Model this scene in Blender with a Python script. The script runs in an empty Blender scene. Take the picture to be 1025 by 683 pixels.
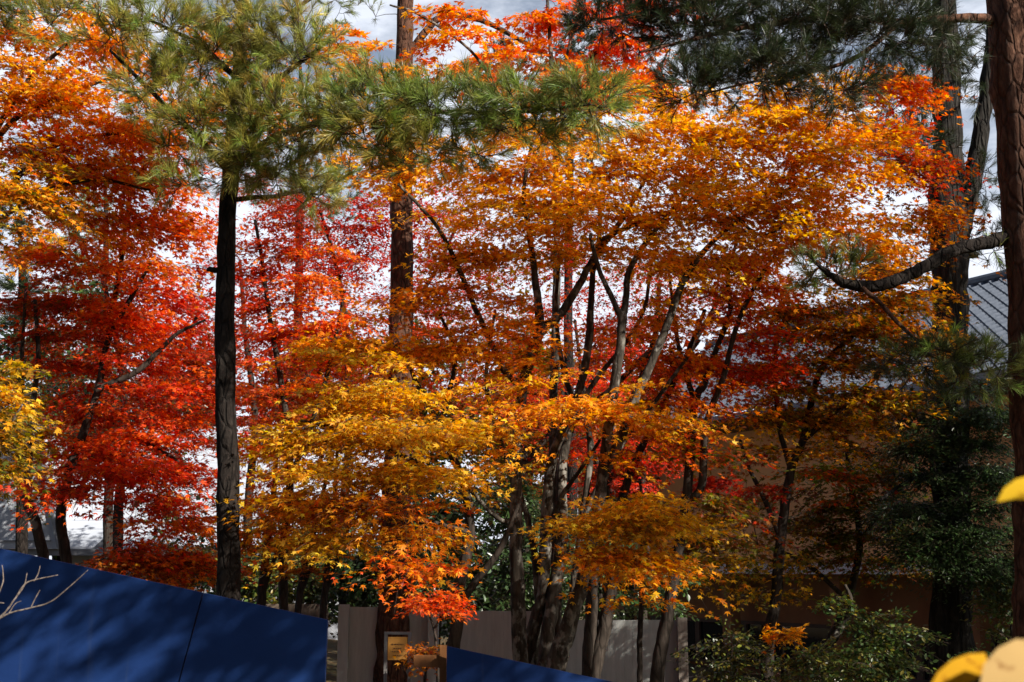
import bpy, math, random
import numpy as np
from mathutils import Vector

SC = bpy.context.scene
COL = SC.collection
rng = np.random.default_rng(11)
random.seed(11)

# ------------------------------------------------------------------ camera, sky, sun, exposure
F, CX, CY = 1237.0, 512.0, 341.0
PITCH = math.radians(10.5)
EYE = 1.6
cam_d = bpy.data.cameras.new("camera")
cam = bpy.data.objects.new("camera", cam_d)
COL.objects.link(cam)
cam.location = (0, 0, EYE)
cam.rotation_euler = (math.pi / 2 + PITCH, 0, 0)
cam_d.sensor_width = 36.0
cam_d.lens = 36.0 * F / 1024.0
cam_d.clip_start = 0.05
cam_d.clip_end = 3000
cam_d.dof.use_dof = True
cam_d.dof.focus_distance = 12.5
cam_d.dof.aperture_fstop = 8.0
SC.camera = cam

S = np.array([0.66, -0.53, 0.53]); S /= np.linalg.norm(S)      # direction to the sun
ELEV = math.asin(S[2]); AZ = math.atan2(S[0], S[1])
w = bpy.data.worlds.new("World"); SC.world = w; w.use_nodes = True
nt = w.node_tree; nt.nodes.clear()
wo = nt.nodes.new('ShaderNodeOutputWorld'); bg = nt.nodes.new('ShaderNodeBackground')
sky = nt.nodes.new('ShaderNodeTexSky'); sky.sky_type = 'NISHITA'; sky.sun_disc = False
sky.sun_elevation = ELEV; sky.sun_rotation = AZ; sky.altitude = 900; sky.dust_density = 2.5
tcw = nt.nodes.new('ShaderNodeTexCoord'); mpw = nt.nodes.new('ShaderNodeMapping'); mpw.inputs['Scale'].default_value = (2.0, 2.0, 5.0)
nzw = nt.nodes.new('ShaderNodeTexNoise'); nzw.inputs['Scale'].default_value = 2.6; nzw.inputs['Detail'].default_value = 7; nzw.inputs['Roughness'].default_value = 0.6
sxw = nt.nodes.new('ShaderNodeSeparateXYZ')
def mr(src, a, b, c, d):
    k = nt.nodes.new('ShaderNodeMapRange'); k.inputs[1].default_value, k.inputs[2].default_value, k.inputs[3].default_value, k.inputs[4].default_value = a, b, c, d
    nt.links.new(src, k.inputs[0]); return k.outputs[0]
def mth(op, a, b):
    k = nt.nodes.new('ShaderNodeMath'); k.operation = op; nt.links.new(a, k.inputs[0])
    if hasattr(b, 'links'): nt.links.new(b, k.inputs[1])
    else: k.inputs[1].default_value = b
    return k.outputs[0]
mxw = nt.nodes.new('ShaderNodeMix'); mxw.data_type = 'RGBA'; mxw.clamp_factor = True
mxw.inputs[7].default_value = (9.8, 10.4, 11.6, 1)
nt.links.new(tcw.outputs['Generated'], mpw.inputs[0]); nt.links.new(mpw.outputs[0], nzw.inputs['Vector'])
nt.links.new(tcw.outputs['Generated'], sxw.inputs[0])
low = mr(sxw.outputs[2], 0.12, 0.48, 1.0, -0.05)          # more cloud near the horizon
cl = mth('ADD', mr(nzw.outputs[0], 0.38, 0.56, 0.0, 0.8), low)
cl = mth('MULTIPLY', cl, mr(sxw.outputs[1], 0.2, 0.7, 0.0, 1.0))   # cloud kept ahead of the camera to cut fill light
nt.links.new(cl, mxw.inputs[0])
nt.links.new(sky.outputs[0], mxw.inputs[6]); nt.links.new(mxw.outputs[2], bg.inputs[0])
bg.inputs[1].default_value = 0.05
nt.links.new(bg.outputs[0], wo.inputs[0])

sun_d = bpy.data.lights.new("sun", 'SUN'); sun_d.energy = 5.0; sun_d.angle = math.radians(0.53); sun_d.color = (1.0, 0.93, 0.82)
sun = bpy.data.objects.new("sun", sun_d); COL.objects.link(sun)
sun.rotation_euler = Vector(S).to_track_quat('Z', 'Y').to_euler()
sun.location = (30, -16, 25)

SC.view_settings.view_transform = 'Standard'; SC.view_settings.look = 'None'
SC.view_settings.exposure = 1.0; SC.view_settings.gamma = 1.0; SC.view_settings.use_curve_mapping = False
SC.cycles.max_bounces = 8; SC.cycles.transparent_max_bounces = 8
SC.cycles.use_denoising = True

# ------------------------------------------------------------------ helpers
cp, sp = math.cos(PITCH), math.sin(PITCH)
def at(px, py, d):
    """world point seen at pixel (px,py) whose depth along +Y is d"""
    u, v = px - CX, CY - py
    D = np.array([u, F * cp - v * sp, F * sp + v * cp])
    return D / D[1] * d + np.array([0, 0, EYE])
def smooth(e0, e1, x):
    t = np.clip((x - e0) / (e1 - e0), 0, 1); return t * t * (3 - 2 * t)
def ground_z(x, y):
    s = 0.10 + 0.10 * smooth(1.5, 4.5, y) * (1 - smooth(8.0, 11.0, y))
    return -s * (np.clip(x, -6, 7) + 2.5)

class MB:
    """collects faces for one mesh object"""
    def __init__(self):
        self.v = []; self.f = []; self.m = []; self.n = 0; self.c = []
    def add(self, verts, faces, mat=0, col=None):
        verts = np.asarray(verts, float).reshape(-1, 3)
        faces = np.asarray(faces, np.int64)
        self.v.append(verts); self.f.append(faces + self.n); self.m.append(np.full(len(faces), mat, np.int32))
        c = np.ones((len(verts), 4), np.float32)
        if col is not None: c[:, :3] = col
        self.c.append(c)
        self.n += len(verts)
    def box(self, lo, hi, mat=0, R=None, o=(0, 0, 0)):
        x0, y0, z0 = lo; x1, y1, z1 = hi
        v = np.array([(x0,y0,z0),(x1,y0,z0),(x1,y1,z0),(x0,y1,z0),(x0,y0,z1),(x1,y0,z1),(x1,y1,z1),(x0,y1,z1)], float)
        if R is not None: v = v @ np.array(R).T
        v = v + np.array(o)
        self.add(v, [(0,3,2,1),(4,5,6,7),(0,1,5,4),(1,2,6,5),(2,3,7,6),(3,0,4,7)], mat)
    def prism(self, poly, off, mat=0):
        """planar polygon (n,3) extruded by vector off"""
        p = np.asarray(poly, float); n = len(p)
        q = p + np.asarray(off, float)
        fs = [(i, (i + 1) % n, n + (i + 1) % n, n + i) for i in range(n)]
        self.add(np.vstack([p, q]), fs, mat)
        for k in range(1, n - 1):
            self.f.append(np.array([(self.n - 2*n, self.n - 2*n + k + 1, self.n - 2*n + k)])); self.m.append(np.array([mat], np.int32))
            self.f.append(np.array([(self.n - n, self.n - n + k, self.n - n + k + 1)])); self.m.append(np.array([mat], np.int32))
    def tube(self, pts, rad, seg=8, mat=0, bump=0.0):
        pts = np.asarray(pts, float); rad = np.asarray(rad, float); n = len(pts)
        t = np.gradient(pts, axis=0); t /= np.linalg.norm(t, axis=1)[:, None] + 1e-9
        ref = np.array([0.0, 1.0, 0.0]) if abs(t[0][1]) < 0.9 else np.array([1.0, 0, 0])
        A = np.cross(t, ref); A /= np.linalg.norm(A, axis=1)[:, None] + 1e-9
        B = np.cross(t, A)
        a = np.arange(seg) * 2 * math.pi / seg
        r = rad[:, None] * np.ones((n, seg))
        if bump: r = r * (1 + bump * rng.standard_normal((n, seg)))
        ring = pts[:, None, :] + r[:, :, None] * (np.cos(a)[None, :, None] * A[:, None, :] + np.sin(a)[None, :, None] * B[:, None, :])
        v = ring.reshape(-1, 3)
        i = np.arange(n - 1)[:, None] * seg; j = np.arange(seg)[None, :]; j2 = (j + 1) % seg
        f = np.stack([i + j, i + j2, i + seg + j2, i + seg + j], -1).reshape(-1, 4)
        self.add(v, f, mat)
        self.add(pts[-1:] + t[-1:] * rad[-1] * 0.6, [], mat)
        tip = self.n - 1; b = tip - seg
        self.f.append(np.array([(b + k, b + (k + 1) % seg, tip) for k in range(seg)])); self.m.append(np.full(seg, mat, np.int32))
    def build(self, name, mats, parent=None, smooth_sh=False, origin=None):
        V = np.vstack(self.v)
        if origin is None and parent is not None: origin = np.array(parent['_o'])
        if origin is not None: V = V - np.asarray(origin, float)
        me = bpy.data.meshes.new(name)
        idx = []; tot = []; mi = []
        for f, m in zip(self.f, self.m):
            f = np.asarray(f)
            if f.size == 0: continue
            idx.append(f.ravel()); tot.append(np.full(len(f), f.shape[1], np.int32)); mi.append(m[:len(f)])
        idx = np.concatenate(idx).astype(np.int32); tot = np.concatenate(tot); mi = np.concatenate(mi)
        start = np.concatenate([[0], np.cumsum(tot)[:-1]]).astype(np.int32)
        me.vertices.add(len(V)); me.vertices.foreach_set('co', V.astype(np.float32).ravel())
        me.loops.add(len(idx)); me.loops.foreach_set('vertex_index', idx)
        me.polygons.add(len(tot)); me.polygons.foreach_set('loop_start', start)
        me.polygons.foreach_set('material_index', mi)
        me.polygons.foreach_set('use_smooth', np.full(len(tot), bool(smooth_sh)))
        ca = me.color_attributes.new('col', 'FLOAT_COLOR', 'POINT')
        ca.data.foreach_set('color', np.vstack(self.c).astype(np.float32).ravel())
        me.update(calc_edges=True); me.validate()
        for m in (mats if isinstance(mats, (list, tuple)) else [mats]): me.materials.append(m)
        o = bpy.data.objects.new(name, me); COL.objects.link(o)
        if parent is not None: o.parent = parent
        elif origin is not None: o.location = origin
        return o

def tag(o, label=None, cat=None, group=None, kind=None):
    if label: o['label'] = label
    if cat: o['category'] = cat
    if group: o['group'] = group
    if kind: o['kind'] = kind
    return o
def thing(name, label, cat, loc, group=None):
    o = bpy.data.objects.new(name, None); COL.objects.link(o)
    o.empty_display_size = 0.2
    o.location = loc; o['_o'] = [float(a) for a in loc]
    return tag(o, label, cat, group)

# ------------------------------------------------------------------ materials
def mat_new(name):
    m = bpy.data.materials.new(name); m.use_nodes = True
    n = m.node_tree; n.nodes.clear()
    out = n.nodes.new('ShaderNodeOutputMaterial')
    return m, n, out
def ramp(n, pairs):
    r = n.nodes.new('ShaderNodeValToRGB'); e = r.color_ramp.elements
    e[0].position, e[0].color = pairs[0][0], (*pairs[0][1], 1)
    e[1].position, e[1].color = pairs[-1][0], (*pairs[-1][1], 1)
    for p, c in pairs[1:-1]:
        x = e.new(p); x.color = (*c, 1)
    return r
def noise(n, scale, detail=4, vec=None, rough=0.55):
    z = n.nodes.new('ShaderNodeTexNoise'); z.inputs['Scale'].default_value = scale; z.inputs['Detail'].default_value = detail
    z.inputs['Roughness'].default_value = rough
    if vec is not None: n.links.new(vec, z.inputs['Vector'])
    return z
def objvec(n, scale=(1, 1, 1), rot=(0, 0, 0)):
    t = n.nodes.new('ShaderNodeTexCoord'); mp = n.nodes.new('ShaderNodeMapping')
    mp.inputs['Scale'].default_value = scale; mp.inputs['Rotation'].default_value = rot
    n.links.new(t.outputs['Object'], mp.inputs[0]); return mp.outputs[0]
def bsdf(n, out, rough=0.8, spec=0.3, metal=0.0):
    b = n.nodes.new('ShaderNodeBsdfPrincipled'); b.inputs['Roughness'].default_value = rough
    b.inputs['Specular IOR Level'].default_value = spec; b.inputs['Metallic'].default_value = metal
    n.links.new(b.outputs[0], out.inputs[0]); return b
def bump(n, src, b, strength=0.5, dist=0.02):
    k = n.nodes.new('ShaderNodeBump'); k.inputs['Strength'].default_value = strength; k.inputs['Distance'].default_value = dist
    n.links.new(src, k.inputs['Height']); n.links.new(k.outputs[0], b.inputs['Normal']); return k

def leaf_mat(name, trans=0.5, rough=0.45, spec=0.25, sat=1.15):
    m, n, out = mat_new(name)
    a = n.nodes.new('ShaderNodeVertexColor'); a.layer_name = 'col'
    b = n.nodes.new('ShaderNodeBsdfPrincipled'); b.inputs['Roughness'].default_value = rough
    b.inputs['Specular IOR Level'].default_value = spec
    t = n.nodes.new('ShaderNodeBsdfTranslucent')
    h = n.nodes.new('ShaderNodeHueSaturation'); h.inputs['Saturation'].default_value = sat; h.inputs['Value'].default_value = 1.3
    mx = n.nodes.new('ShaderNodeMixShader'); mx.inputs[0].default_value = trans
    n.links.new(a.outputs[0], b.inputs['Base Color']); n.links.new(a.outputs[0], h.inputs['Color'])
    n.links.new(h.outputs[0], t.inputs[0])
    n.links.new(b.outputs[0], mx.inputs[1]); n.links.new(t.outputs[0], mx.inputs[2]); n.links.new(mx.outputs[0], out.inputs[0])
    return m
M_LEAF = leaf_mat("maple_leaf", 0.5)
M_EVER = leaf_mat("evergreen_leaf", 0.25, 0.35, 0.5, 1.0)
M_NEEDLE = leaf_mat("pine_needle", 0.25, 0.4, 0.4, 1.0)

def bark_mat(name, dark, mid, light, vs=(9, 9, 1.6), lichen=None, strength=0.8, dist=0.03):
    m, n, out = mat_new(name)
    v = objvec(n, vs)
    z = noise(n, 2.2, 8, v, 0.65)
    vo = n.nodes.new('ShaderNodeTexVoronoi'); vo.feature = 'DISTANCE_TO_EDGE'; vo.inputs['Scale'].default_value = 1.6
    z2 = noise(n, 1.3, 4, v)
    mixv = n.nodes.new('ShaderNodeMix'); mixv.data_type = 'VECTOR'; mixv.inputs[0].default_value = 0.25
    n.links.new(v, mixv.inputs[4]); n.links.new(z2.outputs[1], mixv.inputs[5]); n.links.new(mixv.outputs[1], vo.inputs['Vector'])
    r = ramp(n, [(0.3, dark), (0.52, mid), (0.75, light)])
    n.links.new(z.outputs[0], r.inputs[0])
    r2 = ramp(n, [(0.0, (0.35, 0.35, 0.35)), (0.12, (1, 1, 1))]); n.links.new(vo.outputs['Distance'], r2.inputs[0])
    mu = n.nodes.new('ShaderNodeMix'); mu.data_type = 'RGBA'; mu.blend_type = 'MULTIPLY'; mu.inputs[0].default_value = 0.7
    n.links.new(r.outputs[0], mu.inputs[6]); n.links.new(r2.outputs[0], mu.inputs[7])
    c = mu.outputs[2]
    if lichen:
        v2 = objvec(n, (5, 5, 3.2)); z3 = noise(n, 2.0, 5, v2, 0.6)
        r3 = ramp(n, [(0.52, (0, 0, 0)), (0.62, (1, 1, 1))]); n.links.new(z3.outputs[0], r3.inputs[0])
        m2 = n.nodes.new('ShaderNodeMix'); m2.data_type = 'RGBA'
        n.links.new(r3.outputs[0], m2.inputs[0]); n.links.new(c, m2.inputs[6]); m2.inputs[7].default_value = (*lichen, 1)
        c = m2.outputs[2]
    b = bsdf(n, out, 0.9, 0.15)
    n.links.new(c, b.inputs['Base Color'])
    ad = n.nodes.new('ShaderNodeMath'); ad.operation = 'ADD'
    n.links.new(z.outputs[0], ad.inputs[0]); n.links.new(r2.outputs[0], ad.inputs[1])
    bump(n, ad.outputs[0], b, strength, dist)
    return m
B_MAPLE = bark_mat("maple_bark", (0.020, 0.016, 0.012), (0.046, 0.037, 0.029), (0.09, 0.075, 0.06), (9, 9, 2.5), (0.16, 0.15, 0.13), 0.5, 0.012)
B_DARK = bark_mat("dark_maple_bark", (0.018, 0.014, 0.011), (0.04, 0.031, 0.025), (0.075, 0.06, 0.05), (9, 9, 2.5), None, 0.5, 0.012)
B_RED = bark_mat("red_pine_bark", (0.03, 0.014, 0.010), (0.095, 0.045, 0.028), (0.19, 0.10, 0.065), (9, 9, 3.4), None, 0.9, 0.03)
B_PINE = bark_mat("dark_pine_bark", (0.008, 0.006, 0.005), (0.017, 0.013, 0.011), (0.036, 0.029, 0.024), (10, 10, 3.6), None, 0.9, 0.03)
B_GREY = bark_mat("grey_fissured_bark", (0.011, 0.0095, 0.008), (0.028, 0.025, 0.022), (0.06, 0.055, 0.05), (11, 11, 1.2), None, 1.0, 0.04)
B_TWIG = bark_mat("twig_bark", (0.03, 0.022, 0.017), (0.07, 0.05, 0.038), (0.12, 0.09, 0.07), (20, 20, 20), None, 0.2, 0.004)
B_PALE = bark_mat("pale_twig_bark", (0.08, 0.06, 0.05), (0.19, 0.155, 0.135), (0.30, 0.26, 0.23), (30, 30, 30), None, 0.2, 0.003)

def plain(name, c1, c2, scale=(1, 1, 1), nscale=3.0, rough=0.75, spec=0.3, bstr=0.15, bdist=0.01, metal=0.0):
    m, n, out = mat_new(name)
    v = objvec(n, scale); z = noise(n, nscale, 6, v, 0.6)
    r = ramp(n, [(0.3, c1), (0.7, c2)]); n.links.new(z.outputs[0], r.inputs[0])
    b = bsdf(n, out, rough, spec, metal); n.links.new(r.outputs[0], b.inputs['Base Color'])
    if bstr: bump(n, z.outputs[0], b, bstr, bdist)
    return m
M_BLUE = plain("blue_painted_sheet", (0.010, 0.036, 0.15), (0.017, 0.055, 0.20), (1, 1, 1), 1.3, 0.7, 0.12, 0.05)
def blue_mat():
    m, n, out = mat_new("blue_sheeting")
    v = objvec(n, (1, 1, 1)); z = noise(n, 1.6, 6, v, 0.6); v2 = objvec(n, (9, 9, .5)); z2 = noise(n, 2.0, 5, v2, 0.65)
    r = ramp(n, [(0.25, (0.007, 0.024, 0.10)), (0.75, (0.012, 0.042, 0.165))]); n.links.new(z.outputs[0], r.inputs[0])
    r2 = ramp(n, [(0.60, (0, 0, 0)), (0.80, (1, 1, 1))]); n.links.new(z2.outputs[0], r2.inputs[0])
    mx = n.nodes.new('ShaderNodeMix'); mx.data_type = 'RGBA'; mx.inputs[7].default_value = (0.05, 0.07, 0.12, 1)
    ms = n.nodes.new('ShaderNodeMath'); ms.operation = 'MULTIPLY'; ms.inputs[1].default_value = 0.4
    n.links.new(r2.outputs[0], ms.inputs[0]); n.links.new(ms.outputs[0], mx.inputs[0]); n.links.new(r.outputs[0], mx.inputs[6])
    b = bsdf(n, out, 0.7, 0.12); n.links.new(mx.outputs[2], b.inputs['Base Color']); bump(n, z.outputs[0], b, 0.35, 0.03)
    return m
M_BLUE = blue_mat()
M_BLUE2 = plain("blue_sheet_edge", (0.03, 0.07, 0.2), (0.04, 0.09, 0.25), (1, 1, 1), 3, 0.6)
M_FENCE = plain("weathered_grey_board", (0.33, 0.345, 0.335), (0.44, 0.455, 0.44), (5, 5, 0.8), 3.0, 0.9, 0.1, 0.0)
M_FENCEB = plain("brown_grey_board", (0.10, 0.075, 0.055), (0.17, 0.13, 0.10), (9, 9, 0.7), 2.0, 0.85, 0.2, 0.12, 0.003)
M_FPOST = plain("fence_post_wood", (0.16, 0.13, 0.11), (0.26, 0.23, 0.2), (14, 14, 1.5), 2.0, 0.85, 0.2, 0.3, 0.006)
M_POST = plain("orange_brown_timber", (0.14, 0.055, 0.016), (0.22, 0.09, 0.03), (20, 20, 2), 2.0, 0.6, 0.3, 0.2, 0.004)
M_STEEL = plain("grey_steel", (0.12, 0.11, 0.105), (0.17, 0.16, 0.155), (3, 3, 3), 5, 0.45, 0.5, 0.05)
M_BOARD = plain("sign_board_wood", (0.62, 0.28, 0.05), (0.70, 0.34, 0.08), (3, 3, 18), 2, 0.6, 0.3, 0.1, 0.003)
M_INK = plain("faded_ink", (0.12, 0.06, 0.03), (0.2, 0.1, 0.05), (9, 9, 9), 5, 0.8, 0.2, 0)
M_WALL = plain("beige_render", (0.62, 0.33, 0.15), (0.68, 0.37, 0.17), (1, 1, 1), 2.5, 0.9, 0.2, 0.15)
M_BROWN = plain("brown_panelling", (0.16, 0.07, 0.03), (0.21, 0.095, 0.04), (1, 1, 1), 2.5, 0.8, 0.2, 0.1)
M_LEDGE = plain("pale_concrete_ledge", (0.5, 0.5, 0.52), (0.62, 0.62, 0.64), (1, 1, 1), 3, 0.8, 0.2, 0.1)
M_SOFFIT = plain("dark_eave_timber", (0.05, 0.035, 0.025), (0.09, 0.06, 0.045), (1, 1, 1), 3, 0.8, 0.2, 0.1)
M_TILE = plain("blue_grey_glazed_tile", (0.04, 0.05, 0.07), (0.085, 0.10, 0.13), (4, 4, 4), 2.5, 0.48, 0.5, 0.1, 0.01)
M_GLASS = plain("dark_window_glass", (0.008, 0.009, 0.010), (0.014, 0.014, 0.016), (1, 1, 1), 1, 0.08, 0.5, 0)
M_WHITE = plain("white_painted_metal", (0.34, 0.37, 0.43), (0.40, 0.43, 0.49), (1, 1, 1), 2.0, 0.5, 0.4, 0.03)
M_OFFW = plain("grey_white_wall", (0.32, 0.34, 0.38), (0.40, 0.42, 0.46), (1, 1, 1), 1.5, 0.8, 0.3, 0.05)
M_GREYTRIM = plain("grey_trim", (0.16, 0.17, 0.19), (0.23, 0.24, 0.26), (1, 1, 1), 3, 0.7)
M_NAVY = plain("navy_enamel", (0.03, 0.05, 0.13), (0.05, 0.08, 0.18), (1, 1, 1), 3, 0.4)

def near_leaf_mat():
    m, n, out = mat_new("shade_mottled_leaf")
    a = n.nodes.new('ShaderNodeVertexColor'); a.layer_name = 'col'
    v = objvec(n, (1, 1, 1)); z = noise(n, 70, 5, v, 0.6); r = ramp(n, [(0.30, (0.35, 0.16, 0.05)), (0.42, (1, 1, 1))]); n.links.new(z.outputs[0], r.inputs[0])  # brown mottling stands in for the brownish shadow on the blades
    mu = n.nodes.new('ShaderNodeMix'); mu.data_type = 'RGBA'; mu.blend_type = 'MULTIPLY'; mu.inputs[0].default_value = 0.8
    n.links.new(a.outputs[0], mu.inputs[6]); n.links.new(r.outputs[0], mu.inputs[7])
    b = n.nodes.new('ShaderNodeBsdfPrincipled'); b.inputs['Roughness'].default_value = 0.8; b.inputs['Specular IOR Level'].default_value = 0.08
    t = n.nodes.new('ShaderNodeBsdfTranslucent'); mx = n.nodes.new('ShaderNodeMixShader'); mx.inputs[0].default_value = 0.15
    n.links.new(mu.outputs[2], b.inputs['Base Color']); n.links.new(mu.outputs[2], t.inputs[0]); bump(n, z.outputs[0], b, 0.15, 0.001)
    n.links.new(b.outputs[0], mx.inputs[1]); n.links.new(t.outputs[0], mx.inputs[2]); n.links.new(mx.outputs[0], out.inputs[0])
    return m
M_NEARLEAF = near_leaf_mat()

def ground_mat():
    m, n, out = mat_new("leaf_littered_soil")
    t = n.nodes.new('ShaderNodeTexCoord')
    z = noise(n, 0.5, 8, t.outputs['Object'], 0.65)
    r = ramp(n, [(0.3, (0.035, 0.03, 0.018)), (0.5, (0.07, 0.055, 0.03)), (0.7, (0.06, 0.07, 0.025))]); n.links.new(z.outputs[0], r.inputs[0])
    vo = n.nodes.new('ShaderNodeTexVoronoi'); vo.inputs['Scale'].default_value = 11; n.links.new(t.outputs['Object'], vo.inputs['Vector'])
    r2 = ramp(n, [(0.0, (0.16, 0.06, 0.02)), (0.5, (0.18, 0.10, 0.03)), (1.0, (0.10, 0.025, 0.015))]); n.links.new(vo.outputs['Color'], r2.inputs[0])
    z3 = noise(n, 9, 5, t.outputs['Object'], 0.7); r3 = ramp(n, [(0.55, (0, 0, 0)), (0.62, (1, 1, 1))]); n.links.new(z3.outputs[0], r3.inputs[0])
    mx = n.nodes.new('ShaderNodeMix'); mx.data_type = 'RGBA'
    n.links.new(r3.outputs[0], mx.inputs[0]); n.links.new(r.outputs[0], mx.inputs[6]); n.links.new(r2.outputs[0], mx.inputs[7])
    b = bsdf(n, out, 0.95, 0.1); n.links.new(mx.outputs[2], b.inputs['Base Color']); bump(n, z3.outputs[0], b, 0.6, 0.03)
    return m

# ------------------------------------------------------------------ ground
def build_ground():
    xs = np.unique(np.concatenate([np.linspace(-12, 12, 49), np.linspace(-900, 900, 31)]))
    ys = np.unique(np.concatenate([np.linspace(-6, 30, 49), np.linspace(-500, 1500, 31)]))
    X, Y = np.meshgrid(xs, ys, indexing='ij')
    Z = ground_z(X, Y)
    n, m = X.shape
    i = np.arange(n - 1)[:, None] * m; j = np.arange(m - 1)[None, :]
    f = np.stack([i + j, i + m + j, i + m + j + 1, i + j + 1], -1).reshape(-1, 4)
    b = MB(); b.add(np.stack([X, Y, Z], -1).reshape(-1, 3), f)
    tag(b.build('ground', ground_mat(), None, True), kind='structure')
build_ground()

# ------------------------------------------------------------------ beige building with tiled roof (right)
def right_building():
    EV = np.array([8.67, 22.0]); D = np.array([-0.514, 0.857]); N = np.array([0.857, 0.514])   # along the front, away from the camera side
    gz = -1.1
    base = np.array([EV[0] + 3 * D[0], EV[1] + 3 * D[1], gz])
    t = thing('beige_building', 'long beige building with blue grey tiled roof standing in shade behind the trees', 'building', base)
    def W(s, q, z): return np.array([EV[0] + D[0] * s + N[0] * q, EV[1] + D[1] * s + N[1] * q, z])
    s0, s1 = -7.0, 14.6
    def slab(name, sa, sb, qa, qb, za, zb, m, par=t):
        b = MB()
        v = [W(sa, qa, za), W(sb, qa, za), W(sb, qb, za), W(sa, qb, za), W(sa, qa, zb), W(sb, qa, zb), W(sb, qb, zb), W(sa, qb, zb)]
        b.add(v, [(0,3,2,1),(4,5,6,7),(0,1,5,4),(1,2,6,5),(2,3,7,6),(3,0,4,7)])
        o = b.build(name, m, par); 
        if par is not t: o.location = -Vector((0, 0, 0))
        return o
    slab('upper_wall', s0, s1, 0.8, 9.5, 1.72, 5.05, M_WALL)
    slab('ledge', s0, s1, 0.55, 0.79, 1.52, 1.74, M_LEDGE)
    slab('lower_wall', s0, s1, 1.6, 9.4, 0.42, 1.70, M_BROWN)
    slab('plinth', s0, s1, 1.65, 9.3, gz - 0.5, -0.65, M_BROWN)
    # window band on the lower floor
    k = 0
    s = s0
    while s < s1 - 0.1:
        e = min(s + 1.75, s1)
        b = MB()
        for (a, c, z0, z1) in ((s, s + 0.08, -0.65, 0.42), (e - 0.08, e, -0.65, 0.42), (s + .08, e - .08, 0.34, 0.42), (s + .08, e - .08, -0.65, -0.57)):
            v = [W(a, 1.60, z0), W(c, 1.60, z0), W(c, 1.70, z0), W(a, 1.70, z0), W(a, 1.60, z1), W(c, 1.60, z1), W(c, 1.70, z1), W(a, 1.70, z1)]
            b.add(v, [(0,3,2,1),(4,5,6,7),(0,1,5,4),(1,2,6,5),(2,3,7,6),(3,0,4,7)])
        fr = b.build('window', M_SOFFIT, t); fr['_o'] = t['_o']
        g = MB(); g.add([W(s + .08, 1.66, -.57), W(e - .08, 1.66, -.57), W(e - .08, 1.66, .34), W(s + .08, 1.66, .34)], [(0, 1, 2, 3)])
        g.build('pane', M_GLASS, fr)
        s = e
    # pillars between ledge and lower wall
    for s in np.arange(s0 + 1.4, s1, 3.5):
        slab('pillar', s, s + 0.3, 0.9, 1.2, gz - 0.3, 1.715, M_BROWN)
    # tiled roof: ribs down the slope and stepped courses
    RL, RI = 6.9, 3.5          # run and rise
    us = np.arange(s0 - 0.8, s1 + 0.8, 0.05); nv = 24
    rows = []
    vs = []
    for r in range(nv):
        vs += [r / nv + 1e-4, (r + 0.93) / nv, (r + 1) / nv - 1e-4]
    vs = np.array(vs)
    U, V = np.meshgrid(us, vs, indexing='ij')
    ph = np.mod(U, 0.30) / 0.30
    rib = 0.055 * np.exp(-((ph - 0.5) / 0.14) ** 2) - 0.02 * np.cos(2 * math.pi * ph)
    step = 0.045 * (1 - np.mod(V * nv, 1.0))
    h = rib + step
    Q = -0.5 + V * RL; Z = 5.0 + V * RI + h
    P3 = np.stack([EV[0] + D[0] * U + N[0] * Q, EV[1] + D[1] * U + N[1] * Q, Z], -1)
    n, m = U.shape
    i = np.arange(n - 1)[:, None] * m; j = np.arange(m - 1)[None, :]
    f = np.stack([i + j, i + j + 1, i + m + j + 1, i + m + j], -1).reshape(-1, 4)
    b = MB(); b.add(P3.reshape(-1, 3), f)
    q2 = -0.5 + RL
    b.add([W(s0-.8, q2, 5 + RI + .02), W(s1+.8, q2, 5 + RI + .02), W(s1+.8, q2 + RL, 5.0), W(s0-.8, q2 + RL, 5.0)], [(0, 1, 2, 3)])
    rf = b.build('roof', M_TILE, t); rf['_o'] = t['_o']
    b = MB(); b.tube([W(s0 - .85, q2, 5 + RI + .1), W((s0 + s1) / 2, q2, 5 + RI + .1), W(s1 + .85, q2, 5 + RI + .1)], [.14] * 3, 10)
    b.build('ridge_cap', M_TILE, rf)
    slab('eave', s0 - .8, s1 + .8, -0.5, 9.9, 4.80, 4.985, M_SOFFIT)
    slab('gutter', s0 - .8, s1 + .8, -0.66, -0.51, 4.86, 5.0, M_GREYTRIM)
right_building()

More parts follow.
